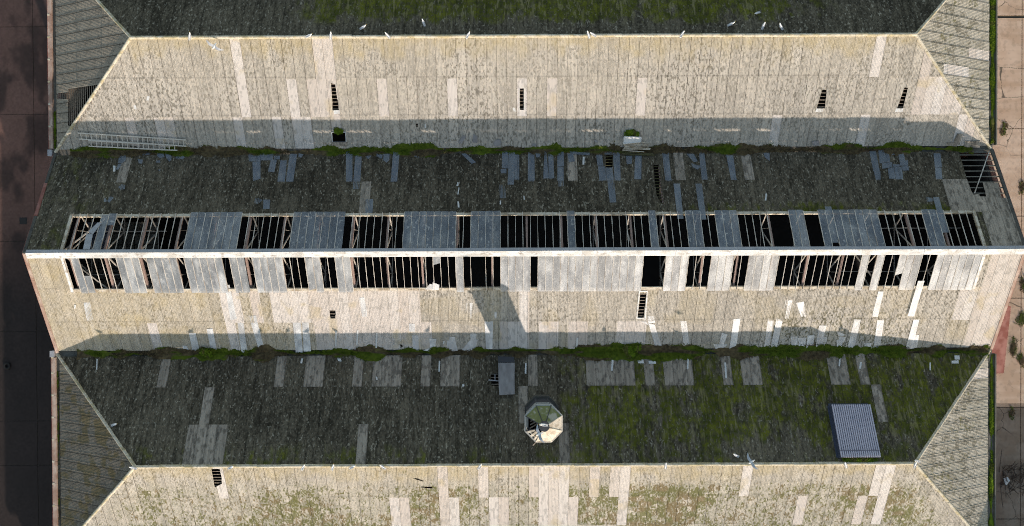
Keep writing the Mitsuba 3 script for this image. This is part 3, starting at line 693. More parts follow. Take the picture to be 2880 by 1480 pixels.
moss_bed((XR + 0.3, YR['A'] - HS + 0.6, EZ - 0.2), (XR + 0.3, YR['A'] + HS - 0.6, EZ - 0.2), 0.27, 0.2, 21, 'bright_moss_m', 'bright green moss filling the right eave gutter of the top roof', 'gutter_moss', nbl=5000, ln=0.14, axis=1)
moss_bed((XR + 0.3, YR['C'] - HS + 0.6, EZ - 0.2), (XR + 0.3, YR['C'] + HS - 0.6, EZ - 0.2), 0.27, 0.2, 31, 'bright_moss_m', 'bright green moss filling the right eave gutter of the bottom roof', 'gutter_moss', nbl=5000, ln=0.14, axis=1)
moss_bed((XL - 0.1, 11.4, EZ - 0.2), (XL - 0.1, 15.2, EZ - 0.2), 0.16, 0.12, 41, 'bright_moss_m', 'short green moss patch in the left eave gutter of the top roof', 'gutter_moss', nbl=700, ln=0.12, axis=1)
moss_bed((XL - 0.1, -28, EZ - 0.2), (XL - 0.1, -12.2, EZ - 0.2), 0.07, 0.08, 43, 'moss_m', 'thin olive moss line in the left eave gutter of the bottom roof', 'gutter_moss', nbl=500, ln=0.1, axis=1)

def tuft(name, p, r, h, n, mat, label, cat_='plant', ln=0.22, wd=0.05, spread=0.7):
    q = rng.normal(0, 1, (n, 3)); q /= np.linalg.norm(q, axis=1)[:, None]; q *= rng.uniform(0.1, 1, (n, 1)) ** 0.5
    sub = rng.normal(0, 0.55, (6, 3)) * [1, 0.7, 0.3]; sc = rng.uniform(0.3, 0.65, 6); w = rng.integers(0, 6, n)
    pts = np.asarray(p) + (q * sc[w][:, None] + sub[w]) * [r, r, h] + [0, 0, h * 0.4]
    obj(name, blades(n, pts, ln, wd, spread), mat, label=label, category=cat_)
sAS, sBN, sBS, sCN, sCS = SL['AS'], SL['BN'], SL['BS'], SL['CN'], SL['CS']
def on(s, r, c, x, y, off=0.0):
    return s.pt(*s.from_px(*Q(r, c, (x, y))[0], off), off)
tuft('grass_tuft', on(sAS, 0, 1, 825, 1310, 0.1), 0.42, 0.12, 500, 'bright_moss_m', 'green grass tuft above the square roof opening near the valley')
tuft('grass_tuft', on(sAS, 1, 2, 1215, 25, 0.1), 0.65, 0.4, 1200, 'bright_moss_m', 'green grass tuft sprouting behind the white plastic tray')
tuft('leafy_weed', on(sBN, 1, 2, 990, 110, 0.3), 0.55, 0.4, 900, 'moss_m', 'dark green bush in the valley left of the white plastic tray', ln=0.3, wd=0.08)
tuft('leafy_weed', on(sBS, 2, 0, 2070, 900, 0.3), 0.5, 0.4, 700, 'bright_moss_m', 'leafy green weed in the lower valley near its left end', ln=0.3, wd=0.08)
tuft('leafy_weed', on(sBS, 2, 2, 1240, 890, 0.3), 0.75, 0.4, 900, 'bright_moss_m', 'spreading green weed in the lower valley below the slatted gap', ln=0.3, wd=0.08)

# ------------------------------------------------------------------ glass slipped out of the glazing
def flat_poly(s, pts, off, th=0.008, tilt=0.0):
    P2 = Polygon(s.poly_px(pts, off))
    P2 = P2.buffer(0)
    if P2.geom_type != 'Polygon': P2 = max(P2.geoms, key=lambda q: q.area)
    v, f = trimesh.creation.triangulate_polygon(P2, engine='earcut')
    v = np.asarray(v); m = trimesh.Trimesh(s.pt(v[:, 0], v[:, 1], off + tilt * (v[:, 1] - v[:, 1].min())), np.asarray(f), process=False)
    if m.face_normals[:, 2].mean() < 0: m.invert()
    return m, P2
ORD = ['leftmost'] + [f'{w} from left' for w in 'second third fourth fifth sixth seventh eighth ninth tenth eleventh twelfth thirteenth fourteenth fifteenth sixteenth seventeenth eighteenth nineteenth'.split()]
def panes(s, colour, cluster, quads, base=0.065, group=None):
    quads = sorted(quads, key=lambda q: np.mean([a[0] for a in q[0]]))
    n = len(quads)
    for i, (pts, extra) in enumerate(quads):
        m, P2 = flat_poly(s, pts, base + extra + 0.012 * (i % 4))
        mr = P2.minimum_rotated_rectangle; e = np.array(mr.exterior.coords); l1, l2 = np.linalg.norm(e[1] - e[0]), np.linalg.norm(e[2] - e[1])
        a, c = max(l1, l2), min(l1, l2)
        rect = P2.area > 0.86 * mr.area
        shape = ('long' if a > 2.4 else 'short') + ' ' if rect else 'broken '
        pos = ORD[i] if n > 1 else ''
        if n > 1 and i == n - 1: pos = 'rightmost'
        lab = f'{shape}{colour} pane {cluster}' + (f', {pos}' if pos else '')
        obj('slipped_pane', m, 'loose_glass_m', label=lab, category='glass pane', group=group)
def L_(r, c, *polys): return [(Q(r, c, *p), 0.0) for p in polys]
def raised(q, e): return [(p, e) for p, _ in q]

panes(sBN, 'blue', 'beside the pale strip below the ladders', L_(1, 0,
    [(1235, 205), (1270, 205), (1265, 290), (1230, 320), (1185, 320), (1195, 270)], [(1190, 330), (1220, 325), (1215, 345), (1190, 385), (1165, 380)],
    [(1385, 275), (1440, 285), (1430, 325), (1395, 320)], [(1415, 210), (1525, 215), (1500, 235), (1420, 240)]))
panes(sBN, 'blue', 'lying low on the dark slope near the left end', L_(1, 0,
    [(1225, 530), (1260, 540), (1255, 580), (1215, 585), (1190, 560)], [(1045, 675), (1060, 670), (1080, 705), (1045, 710)], [(1105, 655), (1140, 660), (1140, 675), (1100, 715), (1080, 700)]))
panes(sBN, 'blue', 'in the scatter below the right end of the ladders', L_(1, 0,
    [(1580, 215), (1645, 225), (1655, 255), (1610, 270), (1580, 245)], [(1665, 220), (1725, 245), (1725, 285), (1705, 305), (1670, 260)], [(1570, 295), (1610, 290), (1615, 315), (1575, 315)],
    [(1775, 235), (1835, 235), (1860, 260), (1840, 280), (1765, 270)], [(1590, 385), (1620, 380), (1605, 400)]))
panes(sBN, 'blue', 'in the first cluster under the grassy gutter', L_(1, 1,
    [(-80, 210), (0, 225), (45, 230), (45, 300), (-70, 300)], [(-35, 305), (45, 300), (45, 475), (-30, 500)], [(45, 225), (175, 225), (170, 290), (48, 290)],
    [(150, 280), (210, 285), (185, 410), (120, 405)], [(245, 290), (310, 290), (290, 505), (215, 505)], [(340, 225), (415, 225), (375, 505), (300, 505)],
    [(180, 245), (240, 245), (240, 280), (185, 280)], [(430, 220), (480, 230), (455, 265), (425, 255)]))
panes(sBN, 'blue', 'just above the glazing below the first cluster', L_(1, 1, [(75, 685), (145, 685), (135, 780), (70, 780)], [(-10, 675), (30, 670), (65, 690), (20, 730), (-20, 720)]))
panes(sBN, 'blue', 'of the pair below the square roof opening', L_(1, 1, [(905, 165), (970, 165), (970, 505), (905, 505)], [(1000, 240), (1065, 240), (1045, 580), (975, 580)]))
panes(sBN, 'blue', 'overhanging the glazing from the grey sheet', L_(1, 1, [(1105, 680), (1180, 680), (1170, 850), (1100, 850)]))
panes(sBN, 'blue', 'right of the pair below the square opening', L_(1, 1,
    [(1090, 200), (1165, 205), (1160, 250), (1130, 280), (1090, 240)], [(1205, 220), (1275, 235), (1265, 275), (1215, 250)], [(1285, 225), (1345, 225), (1340, 290), (1315, 315), (1280, 290)],
    [(1380, 205), (1445, 205), (1420, 505), (1355, 505)], [(1600, 230), (1660, 235), (1640, 265), (1590, 255)], [(2065, 225), (2110, 220), (2215, 310), (2170, 325)]))
panes(sBN, 'blue', 'in the central group of slipped panes', L_(1, 1, [(2475, 195), (2540, 195), (2540, 370), (2475, 370)], [(2460, 380), (2520, 375), (2520, 420), (2465, 420)], [(2450, 535), (2515, 535), (2525, 670), (2455, 670)])
    + L_(1, 2, [(-30, 210), (30, 210), (20, 535), (-45, 535)], [(25, 230), (72, 230), (72, 485), (25, 485)], [(160, 210), (225, 210), (230, 505), (160, 505)], [(235, 220), (290, 225), (275, 260), (245, 260)],
         [(325, 200), (345, 200), (370, 470), (315, 475)], [(365, 215), (415, 220), (425, 470), (370, 475)]))
panes(sBN, 'blue', 'around the grey patch left of the plastic tray', L_(1, 2, [(455, 205), (520, 205), (525, 350), (455, 355)], [(455, 360), (520, 360), (520, 550), (455, 555)],
    [(560, 220), (615, 225), (635, 300), (570, 310)], [(580, 200), (785, 215), (780, 240), (590, 225)]))
panes(sBN, 'blue', 'below the bundle of pale battens', L_(1, 2, [(845, 225), (905, 225), (920, 345), (860, 345)], [(865, 350), (935, 350), (955, 500), (880, 500)], [(940, 365), (1010, 362), (1050, 712), (985, 715)],
    [(1015, 225), (1085, 225), (1095, 500), (1035, 500)], [(925, 205), (1080, 205), (1080, 235), (930, 230)], [(1145, 245), (1210, 245), (1205, 325), (1155, 330)], [(1240, 240), (1305, 240), (1300, 480), (1230, 480)]))
panes(sBN, 'blue', 'right of the mossy slatted gap', L_(1, 2, [(1505, 200), (1575, 200), (1605, 500), (1545, 500)], [(1755, 225), (1830, 225), (1870, 300), (1830, 310)], [(1800, 320), (1905, 350), (1870, 385), (1820, 360)],
    [(1880, 210), (1935, 215), (1970, 485), (1910, 485)], [(2155, 235), (2225, 240), (2260, 490), (2205, 490)], [(2530, 215), (2590, 215), (2595, 300), (2545, 260)]))
panes(sBN, 'blue', 'hanging over the glazing right of the slatted gap', raised(L_(1, 2, [(1625, 525), (1690, 525), (1725, 880), (1665, 880)], [(1845, 525), (1910, 525), (1955, 885), (1895, 885)]), 0.2))
panes(sBN, 'blue', 'in the patchwork near the right end', L_(1, 3, [(1020, 200), (1085, 200), (1125, 400), (1060, 400)], [(1065, 400), (1130, 400), (1135, 490), (1085, 490)], [(1110, 190), (1170, 190), (1190, 310), (1125, 320)],
    [(1170, 200), (1215, 200), (1230, 310), (1190, 310)], [(1225, 190), (1280, 195), (1280, 235), (1240, 240)], [(1310, 190), (1360, 190), (1380, 290), (1320, 290)], [(1145, 320), (1250, 308), (1250, 360), (1150, 375)],
    [(1255, 330), (1325, 330), (1325, 355), (1260, 355)], [(1325, 290), (1410, 290), (1410, 345), (1330, 345)], [(1205, 375), (1265, 360), (1285, 475), (1220, 475)], [(1270, 360), (1345, 355), (1360, 485), (1290, 490)],
    [(1345, 350), (1415, 350), (1420, 390), (1355, 395)]))
panes(sBN, 'blue', 'end to end right of the patchwork', L_(1, 3, [(1665, 220), (1735, 220), (1750, 360), (1680, 360)], [(1680, 362), (1745, 365), (1755, 490), (1690, 490)]))
panes(sBN, 'blue', 'straddling the sill near the right end of the glazing', raised(L_(1, 3, [(1660, 660), (1720, 660), (1820, 1015), (1755, 1020)]), 0.2) + L_(1, 3, [(1580, 655), (1650, 670), (1680, 700), (1600, 710)]))
panes(sBN, 'blue', 'poking up over the sill below the patchwork', raised(L_(1, 3, [(570, 755), (635, 755), (650, 805), (580, 805)]), 0.1))

panes(sBS, 'grey', 'on the sunny slope near its left end', L_(2, 0, [(840, 400), (905, 395), (945, 575), (875, 580)]))
panes(sBS, 'grey', 'left of the broad pale sheeting', L_(2, 0, [(2260, 225), (2310, 220), (2385, 565), (2320, 575)], [(2080, 665), (2140, 660), (2185, 890), (2125, 895)], [(1900, 705), (1970, 705), (2010, 890), (1940, 895)],
    [(1835, 830), (1880, 835), (1910, 890), (1850, 895)], [(2390, 595), (2450, 595), (2490, 910), (2430, 905)], [(2500, 530), (2576, 530), (2665, 880), (2610, 890)]))
panes(sBS, 'grey', 'below the broad pale sheeting', L_(2, 1, [(370, 600), (450, 600), (470, 905), (400, 905)], [(465, 600), (530, 600), (555, 890), (480, 890)]))
panes(sBS, 'grey', 'tilted on the broad pale sheeting', L_(2, 1, [(1030, 350), (1090, 345), (1125, 540), (1070, 545)]))
panes(sBS, 'grey', 'in the shards left of the turret shadow', L_(2, 1, [(1540, 610), (1600, 615), (1600, 690), (1540, 690)], [(1570, 725), (1635, 730), (1640, 885), (1580, 880)], [(1745, 760), (1815, 765), (1800, 870), (1750, 850)],
    [(1680, 880), (1750, 855), (1800, 875), (1760, 892)], [(1945, 745), (2000, 745), (2030, 885), (1945, 890)], [(1920, 780), (1945, 780), (1960, 850), (1925, 850)], [(2155, 710), (2220, 710), (2215, 770), (2160, 780)],
    [(2070, 875), (2150, 780), (2235, 770), (2200, 880), (2130, 890)]))
panes(sBS, 'grey', 'at the edge of the turret shadow', L_(2, 1, [(2115, 405), (2180, 400), (2165, 560), (2105, 555)], [(2300, 585), (2385, 585), (2380, 865), (2315, 865)], [(2400, 495), (2425, 495), (2420, 550), (2400, 550)]))
panes(sBS, 'grey', 'broken across the glazing sill', raised(L_(2, 1, [(1700, 265), (1750, 210), (1775, 215), (1770, 270)], [(1780, 195), (1845, 220), (1840, 270), (1770, 275)]), 0.2))
panes(sBS, 'white', 'below the slatted gap', L_(2, 2, [(1365, 535), (1440, 535), (1440, 600), (1370, 610)], [(1375, 610), (1435, 620), (1520, 875), (1450, 875)], [(1300, 590), (1350, 590), (1380, 630)]))
panes(sBS, 'white', 'spaced along the shadow right of the slatted gap', L_(2, 2, [(1695, 585), (1755, 580), (1795, 880), (1735, 880)], [(2230, 565), (2300, 560), (2250, 880), (2185, 875)], [(2110, 700), (2170, 720), (2130, 820), (2085, 810)], [(2025, 815), (2170, 820), (2120, 865), (2050, 865)])
    + L_(2, 3, [(0, 560), (60, 560), (10, 860), (-40, 860)], [(85, 560), (150, 565), (90, 865), (25, 860)]))
panes(sBS, 'white', 'on the middle of the sunny slope at right', L_(2, 3, [(175, 375), (245, 375), (215, 560), (150, 560)], [(285, 400), (360, 390), (380, 540), (330, 540)], [(1110, 285), (1165, 285), (1105, 545), (1045, 540)]))
panes(sBS, 'white', 'in the row along the lower gutter at right', L_(2, 3, [(230, 740), (295, 740), (300, 855), (235, 855)], [(300, 755), (385, 750), (370, 850), (320, 870)], [(400, 730), (470, 725), (450, 865), (385, 860)],
    [(515, 630), (590, 630), (545, 800), (475, 870)], [(530, 745), (595, 745), (590, 790), (530, 800)], [(520, 790), (590, 805), (545, 860), (485, 880)], [(700, 690), (770, 715), (760, 735), (705, 730)],
    [(715, 740), (785, 745), (765, 800), (710, 790)], [(690, 775), (760, 770), (735, 875), (695, 850)], [(870, 565), (935, 570), (870, 860), (800, 850)]))
panes(sBS, 'white', 'beside the mossy streaks at the far right', L_(2, 3, [(970, 805), (1040, 805), (1035, 850), (965, 860)], [(1100, 575), (1170, 570), (1130, 830), (1065, 830)], [(1040, 840), (1115, 840), (1095, 870), (1035, 860)],
    [(1465, 570), (1525, 570), (1450, 860), (1380, 875)], [(1460, 725), (1520, 725), (1500, 850), (1440, 865)]))
panes(sBS, 'white', 'sliding off the right end of the glazing', raised(L_(2, 3, [(1510, 180), (1575, 180), (1470, 540), (1405, 535)]), 0.2))

def slab_on(s, pts, off, th, mat, name, label, category, group=None):
    P2 = Polygon(s.poly_px(pts, off)).buffer(0)
    m = trimesh.creation.extrude_polygon(P2, th, engine='earcut')
    v = m.vertices.copy(); m.vertices = s.pt(v[:, 0], v[:, 1], off + v[:, 2]); m.fix_normals()
    return obj(name, m, mat, label=label, category=category, group=group)
# roof openings' loose cover slabs, stone shards, scraps
slab_on(sAS, Q(0, 1, (780, 1112), (838, 1108), (845, 1145), (785, 1148)), 0.07, 0.02, 'scrap_white_m', 'fallen_sheet', 'white sheet end below the leftmost slatted gap of the top roof', 'roof sheet')
slab_on(sAS, Q(0, 3, (485, 1095), (555, 1095), (550, 1128), (478, 1128)), 0.07, 0.02, 'scrap_white_m', 'fallen_sheet', 'white sheet end below the third slatted gap of the top roof', 'roof sheet')
slab_on(sAS, Q(0, 3, (1290, 1092), (1360, 1092), (1352, 1128), (1275, 1128)), 0.07, 0.02, 'scrap_white_m', 'fallen_sheet', 'white sheet end below the rightmost slatted gap of the top roof', 'roof sheet')
for pts, lb in ((Q(1, 1, (2035, 115), (2085, 35), (2115, 55), (2070, 125)), 'greenish shard propped in the top valley gutter, left of centre'),
                (Q(1, 1, (2180, 110), (2185, 25), (2230, 50), (2225, 115)), 'upright grey shard on the top roof edge near centre'),
                (Q(1, 1, (2390, 110), (2420, 80), (2465, 85), (2470, 140), (2400, 150)), 'rounded pale grey shard in the top valley near centre'),
                (Q(1, 3, (440, 100), (515, 95), (510, 140), (450, 140)), 'rounded grey shard in the top valley gutter at right'),
                (Q(1, 2, (200, 125), (245, 125), (240, 150), (205, 150)), 'small grey shard in the mossy top valley at centre'),
                (Q(1, 2, (820, 85), (860, 90), (865, 115), (840, 110)), 'thin grey shard beside the dark bush in the top valley')):
    slab_on(sAS, pts, 0.12, 0.02, 'board_m', 'sheet_shard', lb, 'roof sheet')
s = sAS
for pts, lb in ((Q(1, 3, (1795, 110), (1910, 110), (1900, 150), (1830, 145)), 'broken corrugated piece at the right end of the top valley, left one'), (Q(1, 3, (1985, 95), (2140, 95), (2130, 165), (1975, 155)), 'broken corrugated piece at the right end of the top valley, right one'),
                (Q(1, 3, (1905, 20), (1960, 25), (1925, 140), (1870, 100)), 'grey board leaning at the right end of the top roof edge'), (Q(1, 3, (1480, 185), (1510, 180), (1610, 255), (1570, 270)), 'pale split board lying askew at the right of the top valley')):
    slab_on(s, pts, 0.12, 0.025, 'grey_sheet_m', 'sheet_shard', lb, 'roof sheet')
# white scraps on the dark slopes
SCR = [(sBN, 1, 0, 1150, 375, 22, 60), (sBN, 1, 2, 720, 295, 18, 80), (sBN, 1, 1, 2032, 530, 22, 40), (sBN, 1, 1, 2037, 600, 10, 70), (sBN, 1, 1, 2037, 735, 16, 60), (sBN, 1, 2, 122, 668, 10, 40), (sBN, 1, 2, 2555, 660, 14, 70), (sBN, 1, 1, 2460, 715, 12, 40),
       (sCN, 2, 0, 975, 1020, 12, 110), (sCN, 2, 2, 1008, 1030, 18, 110), (sCN, 2, 2, 138, 1060, 16, 110), (sCN, 2, 2, 1295, 990, 60, 40), (sCN, 2, 2, 1412, 1000, 75, 30), (sCN, 2, 2, 1770, 1010, 16, 120), (sCN, 2, 2, 2150, 1080, 18, 160), (sCN, 2, 3, 720, 1000, 14, 80), (sCN, 2, 3, 930, 1030, 20, 70),
       (sCN, 2, 3, 1632, 1040, 14, 80), (sCN, 2, 1, 460, 985, 18, 50), (sCN, 2, 1, 840, 975, 34, 30), (sCN, 2, 1, 1845, 1040, 14, 110), (sCN, 2, 1, 2085, 1232, 20, 26), (sCN, 2, 1, 1215, 1160, 14, 34), (sBS, 2, 1, 805, 760, 14, 160), (sBS, 2, 1, 1020, 750, 16, 150), (sBS, 2, 1, 1213, 780, 16, 150),
       (sBS, 2, 0, 755, 440, 18, 40), (sBS, 2, 2, 655, 800, 18, 100), (sBS, 2, 1, 1890, 800, 14, 34), (sAS, 0, 0, 1490, 990, 24, 45), (sAS, 0, 0, 1360, 1080, 24, 40), (sAS, 0, 1, 1705, 1270, 14, 40), (sAS, 0, 2, 22, 1105, 22, 40), (sCS, 3, 1, 1420, 1150, 6, 60)]
names = {id(sBN): 'dark slope of the middle roof', id(sCN): 'dark slope of the bottom roof', id(sBS): 'sunny slope of the middle roof', id(sAS): 'sunny slope of the top roof', id(sCS): 'sunny slope of the bottom roof'}
for sl in (sBN, sCN, sBS, sAS, sCS):
    mine = sorted([q for q in SCR if q[0] is sl], key=lambda q: Q(q[1], q[2], (q[3], q[4]))[0][0])
    for i, (s, r, c, x, y, w, h) in enumerate(mine):
        sk = rng.uniform(-6, 6)
        slab_on(s, Q(r, c, (x - w / 2 + sk, y - h / 2), (x + w / 2 + sk, y - h / 2 + 2), (x + w / 2 - sk, y + h / 2), (x - w / 2 - sk, y + h / 2 - 2)), 0.075, 0.015, 'scrap_white_m', 'white_scrap',
                ('tall' if h > 90 else 'small') + f' white scrap on the {names[id(s)]}, {ORD[i]}', 'scrap', f'white scraps on the {names[id(s)]}')
cf = [Q(2, 3, (1875, 930), (1925, 930), (1930, 970), (1880, 972)), Q(2, 3, (1845, 985), (1915, 978), (1920, 1010), (1850, 1012))]
slab_on(sCN, cf[0], 0.08, 0.02, 'scrap_white_m', 'corrugated_fragment', 'white corrugated fragment near the right hip of the bottom roof, upper piece', 'roof sheet')
slab_on(sCN, cf[1], 0.08, 0.02, 'scrap_white_m', 'corrugated_fragment', 'white corrugated fragment near the right hip of the bottom roof, lower piece', 'roof sheet')

# torn foil sheet hanging through the left end of the glazing
slab_on(sBN, Q(1, 0, (870, 1030), (935, 1030), (905, 1185), (835, 1185)), 0.3, 0.02, 'lead_m', 'bent_sheet', 'pale bent metal strip hanging in the left end of the glazing, lower half', 'metal sheet')
slab_on(sBN, Q(1, 0, (890, 1010), (985, 915), (1020, 925), (935, 1035)), 0.34, 0.02, 'lead_m', 'bent_sheet', 'pale bent metal strip at the left end of the glazing, upper half', 'metal sheet')

# ladders
def ladder(r, c, a0, a1, b0, b1, n, label, off=0.22, skip=()):
    s = sAS; p = [s.pt(*s.from_px(*Q(r, c, q)[0], off), off) for q in (a0, a1, b0, b1)]
    k = thing('ladder', label, 'ladder')
    for q0, q1 in ((p[0], p[1]), (p[2], p[3])): obj('rail', beam(q0, q1, 0.1, 0.1, s.N), 'ladder_m', k)
    for i in range(n):
        t = (i + 0.5) / n if n > 12 else i / (n - 1)
        w = 0.055
        obj('rung', beam(p[0] + (p[1] - p[0]) * t, p[2] + (p[3] - p[2]) * t, w, 0.06, s.N), 'ladder_m', k)
ladder(1, 0, (785, 15), (1870, 85), (795, 75), (1875, 148), 21, 'upper of two long ladders lying side by side at the left of the top roof')
ladder(1, 0, (890, 92), (1785, 140), (893, 148), (1785, 190), 17, 'lower of two long ladders, lying against the mossy gutter at left', 0.3)

# square opening with white frame
k = thing('roof_opening', 'square black roof opening with white frame above the mossy gutter', 'roof opening')
fr = [sAS.pt(*sAS.from_px(x, y), 0.08) for x, y in Q(1, 1, (762, 8), (903, 8), (910, 100), (772, 100))]
for i in range(4): obj('frame', beam(fr[i], fr[(i + 1) % 4], 0.06 if i != 2 else 0.09, 0.14, sAS.N), 'white_plastic_m' if i != 2 else 'slate_m', k)
slab_on(sAS, Q(1, 1, (760, 104), (912, 104), (915, 145), (765, 140)), 0.09, 0.05, 'grey_sheet_m', 'fallen_sheet', 'dark grey board directly below the square roof opening', 'roof sheet')
# frame of the slatted gap on the middle sunny roof
k = thing('gap_frame', 'white board edging the slatted gap on the sunny middle roof', 'roof edging')
for a, c_ in (((1283, 285), (1255, 555)), ((1362, 285), (1338, 575)), ((1283, 285), (1362, 285)), ((1255, 555), (1330, 560))):
    obj('edge_board', beam(on(sBS, 2, 2, *a, 0.08), on(sBS, 2, 2, *c_, 0.08), 0.12, 0.05, sBS.N), 'white_flash_m', k)

# white tray, loose battens
c4 = [on(sAS, 1, 2, *q, 0.6) for q in ((1130, 52), (1300, 60), (1295, 105), (1125, 122))]
k = thing('plastic_tray', 'white plastic tray upturned on the mossy valley right of centre', 'tray')
P = np.vstack([c4, [q - np.array([0, 0, 0.5]) for q in c4]]); m = trimesh.Trimesh(P).convex_hull
m2 = trimesh.convex.convex_hull(P); obj('shell', m2, 'white_plastic_m', k)
for i in range(4): obj('rim', beam(c4[i] + (0, 0, .02), c4[(i + 1) % 4] + (0, 0, .02), 0.07, 0.07), 'white_plastic_m', k)
bt = [((1120, 132), (1380, 108)), ((1130, 140), (1385, 125)), ((1140, 150), (1375, 140)), ((1130, 158), (1380, 158)), ((1125, 168), (1395, 172)), ((1115, 178), (1390, 182)), ((1110, 190), (1330, 205)), ((1105, 205), (1420, 225)), ((1110, 222), (1440, 238)), ((1130, 235), (1430, 240))]
for i, (a, c_) in enumerate(bt):
    z = EZ + 0.42 + 0.02 * (i % 3)
    p, q = at_z(*Q(1, 2, a)[0], z), at_z(*Q(1, 2, c_)[0], z + 0.05)
    obj('loose_batten', beam(p, q, 0.075, 0.05), 'sill_m' if i < 7 else 'wet_batten_m', label=('topmost', 'second from top', 'third from top', 'fourth from top', 'fifth from top', 'sixth from top', 'lowest')[i] + ' pale batten in the bundle beside the white plastic tray' if i < 7 else ('upper', 'middle', 'lowest')[i - 7] + ' of three mossy battens below the white plastic tray', category='batten', group='bundle of loose battens' if i < 7 else 'mossy battens of the bundle')

# roof hatch board on the bottom roof, with slate upstand
slab_on(sCN, [(1401, 1021), (1448, 1021), (1447, 1060), (1448, 1109), (1404, 1112), (1402, 1065)], 0.32, 0.05, 'board_m', 'loose_board', 'weathered grey board laid over a hole on the bottom roof near centre', 'board')
slab_on(sCN, [(1400, 1003), (1446, 1005), (1447, 1020), (1401, 1020)], 0.3, 0.12, 'slate_m', 'dark_board', 'dark slate-coloured board above the weathered grey board', 'board')
k = thing('hole_frame', 'grey bars crossing the black hole left of the weathered board', 'frame')
obj('bar', beam(on(sCN, 2, 1, 2340, 1178, 0.06), on(sCN, 2, 1, 2440, 1186, 0.06), 0.1, 0.05, sCN.N), 'lead_m', k)
obj('bar', beam(on(sCN, 2, 1, 2405, 1120, 0.05), on(sCN, 2, 1, 2405, 1180, 0.05), 0.06, 0.05, sCN.N), 'lead_m', k)

# ribbed metal vent cover
k = thing('vent_cover', 'lavender ribbed metal cover on the mossy bottom roof at right', 'vent cover')
o = 0.55
qd = [sCN.from_px(x, y, o) for x, y in Q(3, 3, (632, 105), (1028, 103), (1140, 624), (735, 628))]
us, vs = [q[0] for q in qd], [q[1] for q in qd]
u0, u1, v0, v1 = (us[0] + us[3]) / 2, (us[1] + us[2]) / 2, (vs[0] + vs[1]) / 2, (vs[2] + vs[3]) / 2
nr = 19; w = (u1 - u0) / nr
P = sCN.pt(np.array([u0, u1, u1, u0]), np.array([v0, v0, v1, v1]), o)
m = trimesh.Trimesh(P, [[0, 1, 2], [0, 2, 3]], process=False)
if m.face_normals[0, 2] < 0: m.invert()
obj('cover_sheet', m, 'rib_pan_m', k)
for i in range(nr):
    a = u0 + (i + 0.5) * w
    obj('rib', beam(sCN.pt(a, v0 - 0.03, o + 0.045), sCN.pt(a, v1 + 0.03, o + 0.045), w * 0.58, 0.09, sCN.N), 'lavender_m', k)
obj('rib_stop', beam(sCN.pt(u0 + 0.05, v1 - 0.55, o + 0.06), sCN.pt(u1 - 0.1, v1 - 0.55, o + 0.06), 0.08, 0.11, sCN.N), 'rib_pan_m', k)
for (a, b_) in (((u0 - .02, v0), (u1 + .02, v0)), ((u0 - .02, v1), (u1 + .02, v1)), ((u0, v0), (u0, v1)), ((u1, v0), (u1, v1))):
    obj('curb', beam(sCN.pt(*a, o / 2 - 0.03), sCN.pt(*b_, o / 2 - 0.03), 0.08, o - 0.06, sCN.N), 'dark_metal_m', k)
obj('flashing', beam(sCN.pt(u0 - 0.1, v0, 0.08), sCN.pt(u0 - 0.1, v1, 0.08), 0.25, 0.05, sCN.N), 'dark_metal_m', k)
obj('flashing', beam(sCN.pt(u0 - 0.1, v0 - 0.12, 0.08), sCN.pt(u1, v0 - 0.12, 0.08), 0.25, 0.05, sCN.N), 'dark_metal_m', k)
pa = on(sCN, 3, 3, 915, 655, 0.05)
q = rng.uniform(-1, 1, (2600, 2)); q = q[(q ** 2).sum(1) < 1]
ua, va = sCN.from_px(*Q(3, 3, (915, 650))[0])
obj('moss_clump', blades(len(q), sCN.pt(ua + q[:, 0] * 1.75, va + q[:, 1] * 0.42, 0.08 + 0.15 * (1 - (q ** 2).sum(1))), 0.14, 0.05), 'bright_moss_m', label='bright green moss clump along the top edge of the ribbed metal cover', category='moss')

# ------------------------------------------------------------------ octagonal turret
k = thing('roof_turret', 'octagonal broken ventilator turret on the dark bottom roof', 'turret')
ct = at_z(1529, 1191, EZ + 7.5); cx, cy = ct[0], ct[1]
R0, Rr, zb, ze, za = 1.62, 1.92, EZ + 2.0, EZ + 7.5, EZ + 8.75
an = [math.radians(22.5 + 45 * i) for i in range(8)]
oct_ = lambda R, z: [np.array([cx + R * math.cos(a), cy + R * math.sin(a), z]) for a in an]
lo, hi, ev = oct_(R0, zb), oct_(R0, ze - 0.15), oct_(Rr, ze)
for i in range(8):
    j = (i + 1) % 8
    mid = math.degrees((an[i] + an[j]) / 2 if j else an[7] + math.radians(22.5)) % 360
    obj('post', beam(lo[i], hi[i], 0.16, 0.16, (1, 0.3, 0)), 'slate_m', k)
    obj('side_panel', trimesh.convex.convex_hull(np.vstack([lo[i] * [1, 1, 1], lo[j], lo[i] + (0, 0, 5.3), lo[j] + (0, 0, 5.3), lo[i] * 0.97 + np.array([cx, cy, zb]) * 0.03, lo[j] * 0.97 + np.array([cx, cy, zb]) * 0.03])), 'slate_m', k)
    for q in range(4):
        z = zb + 3.75 + 0.38 * q
        if (i + q) % 5 == 4: continue
        a, b_ = oct_(R0 + 0.05, z)[i], oct_(R0 + 0.05, z)[j]
        obj('louvre', beam(a, b_, 0.28, 0.05), 'louvre_m', k)
    obj('eave_rail', beam(ev[i], ev[j], 0.13, 0.14), 'cupola_m' if i in (5, 6, 7) else 'louvre_m', k)
